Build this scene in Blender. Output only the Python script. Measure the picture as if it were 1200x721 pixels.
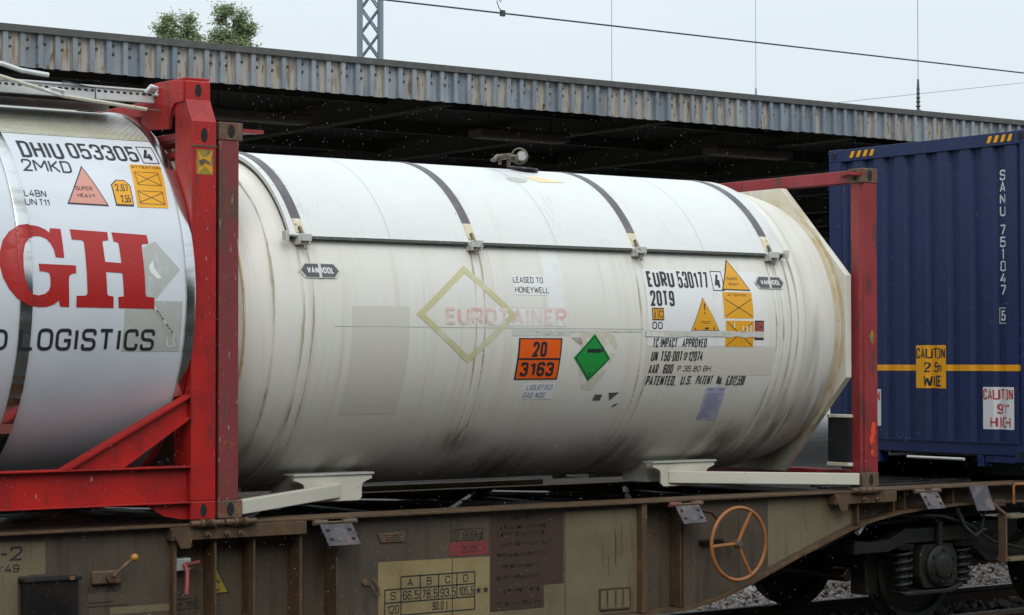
import bpy, bmesh, math, random
from mathutils import Vector, Matrix
from mathutils.geometry import tessellate_polygon
random.seed(7)
R = math.radians
for o in list(bpy.data.objects): bpy.data.objects.remove(o)
sc = bpy.context.scene
COL = sc.collection

# ------------------------------------------------------------------ camera
cam = bpy.data.objects.new('camera', bpy.data.cameras.new('camera'))
COL.objects.link(cam)
cam.location = (-6.824, -12.6334, 2.2044)
cam.rotation_euler = (R(90 + 1.4059), R(0.055), -R(36.0292))
cam.data.sensor_width = 36; cam.data.lens = 76.727
cam.data.clip_start = 0.1; cam.data.clip_end = 3000
sc.camera = cam

# ------------------------------------------------------------------ sky, sun, exposure
SUN_EL, SUN_AZ = 44, 205          # azimuth clockwise from +Y
w = bpy.data.worlds.new('World'); sc.world = w; w.use_nodes = True
nt = w.node_tree; nt.nodes.clear()
out = nt.nodes.new('ShaderNodeOutputWorld'); bg = nt.nodes.new('ShaderNodeBackground')
sky = nt.nodes.new('ShaderNodeTexSky'); sky.sky_type = 'NISHITA'; sky.sun_disc = False
sky.sun_elevation = R(SUN_EL); sky.sun_rotation = R(SUN_AZ); sky.dust_density = 3; sky.air_density = 1
mx = nt.nodes.new('ShaderNodeMix'); mx.data_type = 'RGBA'; mx.inputs[0].default_value = 0.93
# thin even cloud deck over the clear sky, faint mottling
tc = nt.nodes.new('ShaderNodeTexCoord'); ns = nt.nodes.new('ShaderNodeTexNoise'); ns.inputs['Scale'].default_value = 2.2
ns.inputs['Detail'].default_value = 4
cr = nt.nodes.new('ShaderNodeValToRGB'); cr.color_ramp.elements[0].position = .3; cr.color_ramp.elements[1].position = .75
cr.color_ramp.elements[0].color = (.71, .795, .85, 1); cr.color_ramp.elements[1].color = (.79, .87, .915, 1)
nt.links.new(tc.outputs['Generated'], ns.inputs['Vector']); nt.links.new(ns.outputs['Fac'], cr.inputs[0])
sm = nt.nodes.new('ShaderNodeVectorMath'); sm.operation = 'SCALE'; sm.inputs['Scale'].default_value = 10.0
nt.links.new(cr.outputs[0], sm.inputs[0])
# an overcast sky brightens steadily from horizon to zenith: L = Lh (1 + k sin elevation)
sz = nt.nodes.new('ShaderNodeSeparateXYZ'); nt.links.new(tc.outputs['Generated'], sz.inputs[0])
kz = nt.nodes.new('ShaderNodeMath'); kz.operation = 'MAXIMUM'; nt.links.new(sz.outputs['Z'], kz.inputs[0]); kz.inputs[1].default_value = 0
ks = nt.nodes.new('ShaderNodeMath'); ks.operation = 'MULTIPLY_ADD'; nt.links.new(kz.outputs[0], ks.inputs[0]); ks.inputs[1].default_value = 0.95 * 9.6; ks.inputs[2].default_value = 9.6
nt.links.new(ks.outputs[0], sm.inputs['Scale'])
nt.links.new(sky.outputs[0], mx.inputs['A']); nt.links.new(sm.outputs[0], mx.inputs['B'])
nt.links.new(mx.outputs['Result'], bg.inputs[0]); bg.inputs[1].default_value = 0.1
nt.links.new(bg.outputs[0], out.inputs[0])
sun = bpy.data.objects.new('sun', bpy.data.lights.new('sun', 'SUN')); COL.objects.link(sun)
sun.data.energy = 1.15; sun.data.angle = R(40); sun.data.color = (1, .97, .93)
_d = Vector((math.sin(R(SUN_AZ)) * math.cos(R(SUN_EL)), math.cos(R(SUN_AZ)) * math.cos(R(SUN_EL)), math.sin(R(SUN_EL))))
sun.rotation_euler = _d.to_track_quat('Z', 'Y').to_euler()
sun.location = (0, -20, 30)
sc.view_settings.view_transform = 'Standard'; sc.view_settings.look = 'None'
sc.view_settings.exposure = 0.0; sc.view_settings.gamma = 1

# ------------------------------------------------------------------ materials
def mat(name, col, rough=.6, metal=0, layers=(), bump=None, spec=.5, rvar=0, attr=None):
    """layers: (colour, (sx,sy,sz), lo, hi, strength, seed) laid over the base colour by noise in world position"""
    m = bpy.data.materials.new(name); m.use_nodes = True; t = m.node_tree; N = t.nodes; Lk = t.links
    b = N['Principled BSDF']
    b.inputs['Roughness'].default_value = rough; b.inputs['Metallic'].default_value = metal
    b.inputs['Specular IOR Level'].default_value = spec
    geo = N.new('ShaderNodeNewGeometry')
    cur = None
    def noise(s, seed, detail=5, rg=.6):
        mp = N.new('ShaderNodeMapping'); mp.inputs['Scale'].default_value = s; mp.inputs['Location'].default_value = (seed * 7.3, seed * 3.1, seed * 5.7)
        n = N.new('ShaderNodeTexNoise'); n.inputs['Scale'].default_value = 1; n.inputs['Detail'].default_value = detail; n.inputs['Roughness'].default_value = rg
        Lk.new(geo.outputs['Position'], mp.inputs['Vector']); Lk.new(mp.outputs[0], n.inputs['Vector']); return n
    rgb = N.new('ShaderNodeRGB'); rgb.outputs[0].default_value = (*col, 1); cur = rgb.outputs[0]
    for (c, s, lo, hi, st, seed) in layers:
        n = noise(s, seed)
        mr = N.new('ShaderNodeMapRange'); mr.inputs['From Min'].default_value = lo; mr.inputs['From Max'].default_value = hi
        mr.inputs['To Max'].default_value = st; Lk.new(n.outputs['Fac'], mr.inputs['Value'])
        x = N.new('ShaderNodeMix'); x.data_type = 'RGBA'; x.inputs['B'].default_value = (*c, 1)
        Lk.new(mr.outputs[0], x.inputs[0]); Lk.new(cur, x.inputs['A']); cur = x.outputs['Result']
    Lk.new(cur, b.inputs['Base Color'])
    if rvar:
        n = noise((3, 3, 3), 9); mr = N.new('ShaderNodeMapRange'); mr.inputs['From Min'].default_value = .3; mr.inputs['From Max'].default_value = .7
        mr.inputs['To Min'].default_value = max(.03, rough - rvar); mr.inputs['To Max'].default_value = min(1, rough + rvar)
        Lk.new(n.outputs['Fac'], mr.inputs['Value']); Lk.new(mr.outputs[0], b.inputs['Roughness'])
    if bump:
        n = noise(bump[0], 4); bp = N.new('ShaderNodeBump'); bp.inputs['Strength'].default_value = bump[1]; bp.inputs['Distance'].default_value = bump[2]
        Lk.new(n.outputs['Fac'], bp.inputs['Height']); Lk.new(bp.outputs[0], b.inputs['Normal'])
    m['geo'] = 1
    return m

STREAK = (16, 1.1, 0.55)
M = {}
M['white_tank'] = mat('white_tank_paint', (.735, .715, .65), .42, 0, [
    ((.70, .66, .54), (.5, .5, 1.2), .45, .75, .6, 1), ((.50, .44, .33), STREAK, .52, .8, .45, 2), ((.82, .81, .79), (9, 1, .5), .55, .8, .4, 3),
    ((.42, .36, .24), (38, 1.5, .7), .60, .85, .35, 5), ((.25, .20, .13), (30, 30, 30), .70, .78, .5, 6)], bump=((1.5, 1.5, 1.5), .15, .02), rvar=.1)
M['shield'] = mat('white_shield_paint', (.67, .675, .655), .38, 0, [((.74, .74, .70), (1.5, 3, .8), .5, .8, .5, 1),
    ((.62, .56, .45), (22, 2, .9), .56, .82, .5, 2), ((.3, .26, .2), (40, 40, 40), .73, .8, .5, 3)], bump=((1.6, 2.5, 2.5), .45, .03), rvar=.1)
M['white_frame'] = mat('white_frame_paint', (.58, .56, .47), .5, 0, [((.5, .44, .32), (4, 4, 4), .55, .8, .6, 2), ((.3, .17, .08), (14, 14, 14), .66, .74, .8, 3)], bump=((40, 40, 40), .2, .003))
M['skirt'] = mat('white_skirt_paint', (.66, .64, .57), .5, 0, [((.56, .47, .31), (2, 2, 2), .45, .7, .8, 2), ((.42, .31, .16), (4, 4, 1.4), .52, .7, .75, 8), ((.3, .24, .16), (30, 30, 30), .7, .76, .6, 3)])
M['weld'] = mat('rusty_weld', (.56, .42, .22), .7, 0, [((.70, .66, .55), (5, 5, 5), .4, .65, .9, 1), ((.3, .15, .05), (12, 12, 12), .6, .75, .9, 2)])
M['old_red'] = mat('old_red_paint', (.24, .020, .022), .5, 0, [((.34, .045, .055), (3, 3, 2), .4, .7, .6, 1), ((.07, .035, .022), (9, 9, 2.5), .56, .66, .85, 2), ((.42, .33, .28), (22, 22, 7), .69, .74, .7, 3)], bump=((30, 30, 30), .3, .004))
M['rusty_red'] = mat('rusty_red_paint', (.20, .030, .032), .6, 0, [((.09, .05, .032), (8, 8, 1.8), .52, .66, .8, 1), ((.42, .34, .29), (28, 28, 9), .65, .7, .8, 2), ((.20, .09, .03), (18, 18, 12), .6, .7, .8, 3)], bump=((30, 30, 30), .4, .004))
M['casting'] = mat('rusty_casting', (.10, .065, .04), .65, 0, [((.22, .12, .05), (14, 14, 14), .5, .65, .8, 1), ((.2, .03, .03), (9, 9, 9), .55, .65, .7, 2)], bump=((40, 40, 40), .5, .004))
M['red'] = mat('bright_red_paint', (.42, .012, .008), .45, 0, [((.24, .010, .012), (3, 3, 3), .42, .62, .7, 1), ((.12, .02, .015), (11, 11, 3), .58, .68, .7, 2), ((.55, .45, .38), (40, 40, 12), .68, .73, .7, 3)], bump=((20, 20, 20), .2, .003))
M['orange_red'] = mat('fresh_red_primer', (.75, .07, .02), .5, 0, [((.25, .03, .02), (12, 12, 12), .5, .6, .9, 1)])
M['blue_tank'] = mat('pale_grey_tank_cladding', (.66, .69, .73), .55, 0, [((.48, .53, .57), (1.2, 2, 2), .45, .7, .5, 1), ((.66, .70, .72), (20, 1, .6), .55, .8, .4, 2), ((.4, .4, .4), (45, 45, 45), .72, .78, .5, 3)], rvar=.08)
M['cream_top'] = mat('dirty_cream_cladding', (.58, .57, .46), .4, 0, [((.66, .68, .68), (1.5, 2, 2), .45, .65, .8, 1), ((.45, .42, .30), (6, 2, 2), .5, .8, .6, 2)])
M['chrome'] = mat('polished_steel_band', (.62, .62, .62), .22, 1, [((.3, .27, .22), (3, 3, 9), .5, .7, .7, 1)])
M['galv'] = mat('galvanised_tray', (.62, .63, .62), .45, .2, [((.42, .42, .4), (12, 12, 12), .5, .75, .6, 1)])
M['rod'] = mat('cream_rod', (.55, .52, .42), .5, 0, [((.2, .16, .1), (20, 20, 20), .6, .7, .7, 1)])
M['strap'] = mat('dark_grey_strap', (.10, .088, .095), .5, .1, [((.18, .17, .17), (6, 6, 6), .45, .7, .7, 1), ((.5, .45, .35), (18, 18, 18), .68, .72, .8, 2)])
M['cream'] = mat('peeled_cream', (.62, .55, .38), .6, 0, [((.30, .14, .05), (24, 24, 24), .58, .64, .9, 1), ((.75, .73, .68), (12, 12, 12), .55, .6, .7, 2)])
M['clip'] = mat('white_metal_clip', (.62, .62, .58), .45, .2, [((.16, .10, .05), (30, 30, 30), .58, .66, .8, 1)])
M['seal'] = mat('dark_seal', (.045, .05, .04), .6, 0, [((.12, .13, .10), (30, 5, 5), .55, .65, .7, 1)])
M['navy'] = mat('navy_blue_paint', (.0065, .018, .078), .5, 0, [((.12, .055, .03), (5, 9, 6), .72, .76, .7, 12), ((.009, .022, .095), (1.5, 4, 1.2), .4, .7, .8, 1), ((.007, .014, .07), (5, 14, 1), .5, .8, .6, 2), ((.09, .1, .14), (50, 50, 50), .74, .78, .6, 3)], bump=((6, 6, 6), .15, .01))
M['black_hole'] = mat('black_opening', (.008, .008, .008), .8)
M['black_steel'] = mat('wet_black_steel', (.010, .009, .009), .4, .2, [((.025, .017, .012), (5, 5, 5), .5, .7, .7, 1)], rvar=.15, bump=((8, 8, 8), .3, .01))
M['wet_steel'] = mat('wet_steel_brace', (.05, .045, .045), .14, .4, [((.02, .015, .012), (6, 6, 6), .5, .65, .8, 1)], bump=((5, 5, 5), .25, .01))
M['wagon'] = mat('dirty_brown_wagon_paint', (.068, .050, .035), .6, 0, [((.112, .083, .055), (1.1, 1, 1.6), .42, .7, .7, 1), ((.024, .017, .013), (14, 2, 1.2), .5, .75, .7, 2), ((.11, .06, .028), (7, 7, 7), .65, .78, .6, 3)], bump=((25, 25, 25), .25, .004))
M['wagon_edge'] = mat('rust_brown_wagon_edge', (.10, .058, .028), .55, 0, [((.055, .035, .022), (9, 9, 4), .45, .62, .8, 1), ((.20, .085, .02), (14, 14, 6), .58, .72, .7, 2)], bump=((25, 25, 25), .3, .004))
M['wagon_pale'] = mat('olive_repaint_patch', (.165, .135, .075), .6, 0, [((.10, .072, .04), (1.5, 1, 2.2), .45, .72, .6, 1), ((.05, .033, .017), (16, 2, 2), .56, .78, .6, 2)], bump=((25, 25, 25), .2, .003))
M['wagon_plate'] = mat('tan_rating_panel', (.27, .21, .095), .6, 0, [((.16, .12, .055), (3, 3, 3), .45, .7, .7, 1), ((.12, .09, .05), (12, 3, 6), .58, .78, .6, 2)])
M['wagon_brown'] = mat('dark_brown_panel', (.05, .027, .018), .6, 0, [((.06, .03, .018), (3, 3, 8), .45, .7, .8, 1)])
M['flap'] = mat('worn_grey_flap', (.07, .065, .075), .45, .3, [((.20, .14, .13), (9, 9, 9), .48, .62, .8, 1), ((.09, .05, .03), (16, 16, 16), .6, .7, .8, 2)])
M['orange_wheel'] = mat('orange_brown_handwheel', (.31, .115, .03), .45, 0, [((.22, .07, .02), (9, 9, 9), .5, .65, .8, 1)])
M['orange_ball'] = mat('orange_knob', (.42, .19, .02), .35)
M['brass'] = mat('tarnished_fittings', (.16, .14, .10), .4, .6, [((.10, .07, .04), (30, 30, 30), .45, .6, .8, 1)])
M['dial'] = mat('gauge_dial', (.35, .35, .33), .3)
M['text'] = mat('black_lettering', (.022, .024, .03), .5, 0, [((.08, .08, .085), (40, 40, 40), .62, .74, .6, 1)])
M['text_red'] = mat('red_lettering', (.40, .012, .010), .42, 0, [((.5, .06, .05), (60, 60, 60), .66, .74, .5, 1)])
M['faded_red'] = mat('faded_red_lettering', (.73, .44, .40), .5, 0, [((.74, .70, .66), (7, 7, 14), .42, .60, .9, 1)])
M['faded_yellow'] = mat('faded_yellow_outline', (.57, .53, .30), .5, 0, [((.70, .68, .58), (6, 6, 6), .5, .68, .8, 1)])
M['stain'] = mat('glue_ghost_patch', (.635, .61, .53), .5, 0, [((.66, .63, .53), (8, 2, 2), .45, .7, .7, 1)])
M['stain_grey'] = mat('grey_glue_ghost', (.46, .47, .42), .5, 0, [((.55, .60, .62), (14, 14, 14), .56, .66, .8, 1)])
M['glue'] = mat('brown_glue_marks', (.62, .57, .45), .5, 0, [((.72, .70, .64), (11, 11, 9), .48, .56, .95, 3)])
M['dirt_line'] = mat('brown_dirt_line', (.44, .38, .27), .6, 0, [((.66, .64, .57), (7, 7, 3), .45, .6, .9, 1), ((.28, .19, .10), (14, 14, 5), .58, .7, .7, 2)])
M['bloom'] = mat('ochre_stained_paint', (.64, .60, .50), .55, 0, [((.54, .42, .24), (3, 3.5, 3), .42, .62, .85, 7), ((.34, .22, .10), (9, 9, 9), .56, .68, .6, 4)])
M['film'] = mat('white_film', (.77, .77, .75), .35, 0, [((.66, .65, .60), (6, 6, 6), .55, .72, .6, 1)])
M['tape'] = mat('dull_tape', (.60, .585, .53), .3, 0, [((.30, .26, .20), (9, 9, 40), .58, .7, .8, 1), ((.80, .80, .78), (30, 30, 50), .6, .68, .7, 2)])
M['orange'] = mat('orange_panel', (.86, .12, .006), .5, 0, [((.7, .09, .01), (12, 12, 12), .5, .7, .5, 1)])
M['yellow'] = mat('yellow_sticker', (.76, .36, .012), .45, 0, [((.62, .30, .02), (8, 8, 8), .5, .7, .5, 1)])
M['dull_yellow'] = mat('grimy_yellow', (.30, .23, .03), .6, 0, [((.09, .075, .04), (9, 9, 9), .45, .65, .8, 1)])
M['pink'] = mat('faded_pink_sticker', (.62, .28, .22), .45)
M['pinkred'] = mat('pink_red_sticker', (.40, .085, .07), .45)
M['green'] = mat('green_placard', (.018, .30, .055), .4, 0, [((.03, .36, .09), (40, 40, 40), .55, .7, .6, 1)])
M['paper'] = mat('bluish_paper', (.44, .44, .60), .5, 0, [((.6, .6, .66), (14, 14, 14), .5, .6, .6, 1)])
M['lilac_ink'] = mat('blue_ink', (.22, .22, .38), .5)
M['sign_white'] = mat('white_sign', (.66, .67, .68), .5)
M['sign_red'] = mat('red_sign_ink', (.45, .03, .03), .5)
M['sign_yellow'] = mat('yellow_orange_sign', (.80, .36, .006), .5)
M['ink_faint'] = mat('faint_dark_ink', (.035, .028, .022), .7)
M['ballast'] = mat('ballast_stone', (.28, .24, .22), .55, 0, [((.48, .43, .40), (13, 13, 13), .5, .65, .8, 1), ((.09, .07, .06), (9, 9, 9), .5, .65, .7, 2)])
M['ground'] = mat('dark_ballast_ground', (.03, .027, .025), .8, 0, [((.06, .055, .052), (18, 18, 18), .5, .62, .8, 1), ((.03, .027, .025), (.7, .7, .7), .45, .65, .6, 2)], bump=((22, 22, 22), 1, .05))
M['sleeper'] = mat('concrete_sleeper', (.06, .052, .045), .8, 0, [((.07, .06, .05), (6, 6, 6), .45, .65, .8, 1)])
M['rail_side'] = mat('rusty_rail', (.06, .035, .025), .6)
M['rail_top'] = mat('polished_rail_head', (.55, .56, .58), .42, 1)
M['platform'] = mat('grey_platform_paving', (.26, .25, .23), .6, 0, [((.19, .18, .17), (.6, .6, .6), .45, .65, .7, 1), ((.22, .21, .20), (3, 3, 3), .55, .7, .5, 2)])
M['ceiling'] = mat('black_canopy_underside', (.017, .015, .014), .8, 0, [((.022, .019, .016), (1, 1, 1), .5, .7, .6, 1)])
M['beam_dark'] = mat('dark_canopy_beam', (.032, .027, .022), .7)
M['cap'] = mat('dark_grey_edge_trim', (.085, .085, .078), .5, .2, [((.14, .14, .13), (8, 8, 8), .5, .7, .6, 1)])
M['mast'] = mat('grey_blue_mast_paint', (.20, .26, .30), .5, .2, [((.26, .31, .35), (5, 5, 5), .5, .7, .6, 1)])
M['wire'] = mat('dark_wire', (.05, .07, .07), .5, .3)
M['wire_pale'] = mat('pale_wire', (.30, .36, .40), .5, .3)
M['insulator'] = mat('dark_insulator', (.07, .07, .08), .4)
M['bark'] = mat('grey_brown_bark', (.10, .085, .065), .8)
M['rain'] = mat('raindrop_white', (.7, .72, .75), .1, 0)
M['bogie'] = mat('black_brown_bogie', (.007, .006, .0055), .65, .1, [((.014, .012, .009), (9, 9, 9), .48, .66, .8, 1), ((.018, .011, .007), (14, 14, 14), .6, .7, .7, 2)], bump=((20, 20, 20), .4, .01))
M['concrete'] = mat('dark_station_wall', (.06, .055, .05), .8, 0, [((.09, .085, .08), (1, 1, 1), .45, .7, .6, 1)])

def soot_and_shade(m, blobs):  # soot smudges plus the underside's shade, both mixed into the base colour
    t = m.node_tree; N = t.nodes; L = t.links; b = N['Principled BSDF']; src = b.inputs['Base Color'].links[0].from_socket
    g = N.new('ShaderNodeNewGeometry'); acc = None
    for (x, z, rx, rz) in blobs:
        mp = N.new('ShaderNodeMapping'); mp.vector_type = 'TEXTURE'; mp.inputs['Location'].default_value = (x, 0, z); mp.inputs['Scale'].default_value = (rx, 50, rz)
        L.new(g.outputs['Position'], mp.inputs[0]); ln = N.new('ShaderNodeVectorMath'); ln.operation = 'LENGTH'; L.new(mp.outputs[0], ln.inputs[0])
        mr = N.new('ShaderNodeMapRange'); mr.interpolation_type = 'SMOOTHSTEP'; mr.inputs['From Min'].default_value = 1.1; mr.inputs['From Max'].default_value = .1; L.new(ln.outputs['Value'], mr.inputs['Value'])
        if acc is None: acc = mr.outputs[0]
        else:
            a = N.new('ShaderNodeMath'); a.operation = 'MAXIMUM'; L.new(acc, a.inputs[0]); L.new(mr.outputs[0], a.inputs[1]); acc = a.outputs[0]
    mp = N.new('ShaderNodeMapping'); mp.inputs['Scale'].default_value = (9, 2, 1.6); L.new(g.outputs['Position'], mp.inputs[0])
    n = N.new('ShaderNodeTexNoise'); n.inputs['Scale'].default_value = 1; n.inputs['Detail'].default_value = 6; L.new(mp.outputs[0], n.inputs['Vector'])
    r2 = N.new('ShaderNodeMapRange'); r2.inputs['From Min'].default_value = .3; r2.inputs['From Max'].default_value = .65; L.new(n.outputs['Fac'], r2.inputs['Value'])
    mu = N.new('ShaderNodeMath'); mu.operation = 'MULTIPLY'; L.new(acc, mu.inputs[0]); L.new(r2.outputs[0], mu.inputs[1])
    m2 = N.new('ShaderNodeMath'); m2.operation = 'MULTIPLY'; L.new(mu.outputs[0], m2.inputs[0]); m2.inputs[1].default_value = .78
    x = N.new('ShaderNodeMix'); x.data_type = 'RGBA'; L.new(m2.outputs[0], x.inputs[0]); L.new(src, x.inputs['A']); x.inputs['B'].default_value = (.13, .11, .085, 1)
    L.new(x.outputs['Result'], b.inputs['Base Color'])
soot_and_shade(M['white_tank'], [(.45, 1.50, .42, .24), (1.25, 1.40, .6, .2), (2.15, 1.62, .35, .14), (2.75, 1.42, .7, .22), (3.7, 1.48, .6, .24), (4.75, 1.52, .55, .3), (5.3, 1.66, .55, .42), (5.6, 1.85, .3, .42), (5.45, 2.2, .12, .5)])
def leaf_mat(name, c1, c2):
    m = bpy.data.materials.new(name); m.use_nodes = True; t = m.node_tree; N = t.nodes
    b = N['Principled BSDF']; b.inputs['Roughness'].default_value = .6
    g = N.new('ShaderNodeNewGeometry'); r = N.new('ShaderNodeValToRGB')
    r.color_ramp.elements[0].color = (*c1, 1); r.color_ramp.elements[1].color = (*c2, 1)
    t.links.new(g.outputs['Random Per Island'], r.inputs[0]); t.links.new(r.outputs[0], b.inputs['Base Color'])
    tl = N.new('ShaderNodeBsdfTranslucent'); t.links.new(r.outputs[0], tl.inputs[0]); ms = N.new('ShaderNodeMixShader'); ms.inputs[0].default_value = .45
    t.links.new(b.outputs[0], ms.inputs[1]); t.links.new(tl.outputs[0], ms.inputs[2]); t.links.new(ms.outputs[0], N['Material Output'].inputs[0])
    return m
M['leaf'] = leaf_mat('hazed_poplar_leaves', (.17, .22, .10), (.38, .44, .24))  # leaf greens lightened so that distance haze is put into the colour

def fascia_mat():
    """peeling grey-blue paint over cream sheet; ribs keep the paint, flats lose it"""
    m = bpy.data.materials.new('peeling_fascia_paint'); m.use_nodes = True; t = m.node_tree; N = t.nodes; L = t.links
    b = N['Principled BSDF']; b.inputs['Roughness'].default_value = .42
    g = N.new('ShaderNodeNewGeometry'); sp = N.new('ShaderNodeSeparateXYZ'); L.new(g.outputs['Position'], sp.inputs[0])
    def nz(s, seed, d=4):
        mp = N.new('ShaderNodeMapping'); mp.inputs['Scale'].default_value = s; mp.inputs['Location'].default_value = (seed, seed * 2.3, seed * .7)
        n = N.new('ShaderNodeTexNoise'); n.inputs['Scale'].default_value = 1; n.inputs['Detail'].default_value = d
        L.new(g.outputs['Position'], mp.inputs[0]); L.new(mp.outputs[0], n.inputs['Vector']); return n.outputs['Fac']
    def mr(v, a, c, lo=0, hi=1):
        x = N.new('ShaderNodeMapRange'); x.inputs['From Min'].default_value = a; x.inputs['From Max'].default_value = c
        x.inputs['To Min'].default_value = lo; x.inputs['To Max'].default_value = hi; L.new(v, x.inputs['Value']); return x.outputs[0]
    def mix(f, A, B):
        x = N.new('ShaderNodeMix'); x.data_type = 'RGBA'
        L.new(f, x.inputs[0])
        for k, v in (('A', A), ('B', B)):
            if isinstance(v, tuple): x.inputs[k].default_value = (*v, 1)
            else: L.new(v, x.inputs[k])
        return x.outputs['Result']
    blue = mix(mr(nz((1.6, 0, 1.1), 1), .35, .65), (.15, .175, .20), (.30, .325, .345))
    blue = mix(mr(nz((9, 0, 1.5), 2), .5, .62), blue, (.17, .205, .245))
    cream = mix(mr(nz((26, 0, 4), 3), .50, .7), (.37, .345, .30), (.17, .10, .055))
    # paint left on flats: per-flat noise plus ragged chips; the outer rib face keeps its paint (position y in front of the flats)
    flat = mr(nz((3.3, 0, .35), 5, 1), .535, .545)
    chips = mr(nz((22, 0, 14), 6), .50, .53)
    fl = N.new('ShaderNodeMath'); fl.operation = 'MULTIPLY_ADD'; L.new(chips, fl.inputs[0]); fl.inputs[1].default_value = .3; L.new(flat, fl.inputs[2])
    flm = mr(fl.outputs[0], .3, .8)
    rib = mr(sp.outputs['Y'], 6.384, 6.376)
    mm = N.new('ShaderNodeMath'); mm.operation = 'MAXIMUM'; L.new(flm, mm.inputs[0]); L.new(rib, mm.inputs[1])
    col = mix(mm.outputs[0], cream, blue)
    rust = mr(nz((30, 0, 9), 8), .64, .70)
    col = mix(rust, col, (.16, .08, .035))
    L.new(col, b.inputs['Base Color'])
    return m
M['fascia'] = fascia_mat()

def dimple_mat():
    m = mat('dimpled_cream_cladding', (.50, .49, .37), .35, 0, [((.62, .66, .66), (1.5, 2, 2), .42, .62, .8, 1)])
    t = m.node_tree; N = t.nodes; L = t.links
    g = N.new('ShaderNodeNewGeometry'); mp = N.new('ShaderNodeMapping'); mp.inputs['Scale'].default_value = (34, 34, 34); mp.inputs['Rotation'].default_value = (0, 0, .78)
    v = N.new('ShaderNodeTexVoronoi'); v.inputs['Scale'].default_value = 1; v.inputs['Randomness'].default_value = .1
    L.new(g.outputs['Position'], mp.inputs[0]); L.new(mp.outputs[0], v.inputs['Vector'])
    bp = N.new('ShaderNodeBump'); bp.inputs['Strength'].default_value = .8; bp.inputs['Distance'].default_value = .012
    L.new(v.outputs['Distance'], bp.inputs['Height']); L.new(bp.outputs[0], N['Principled BSDF'].inputs['Normal'])
    return m
M['dimple'] = dimple_mat()

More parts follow.
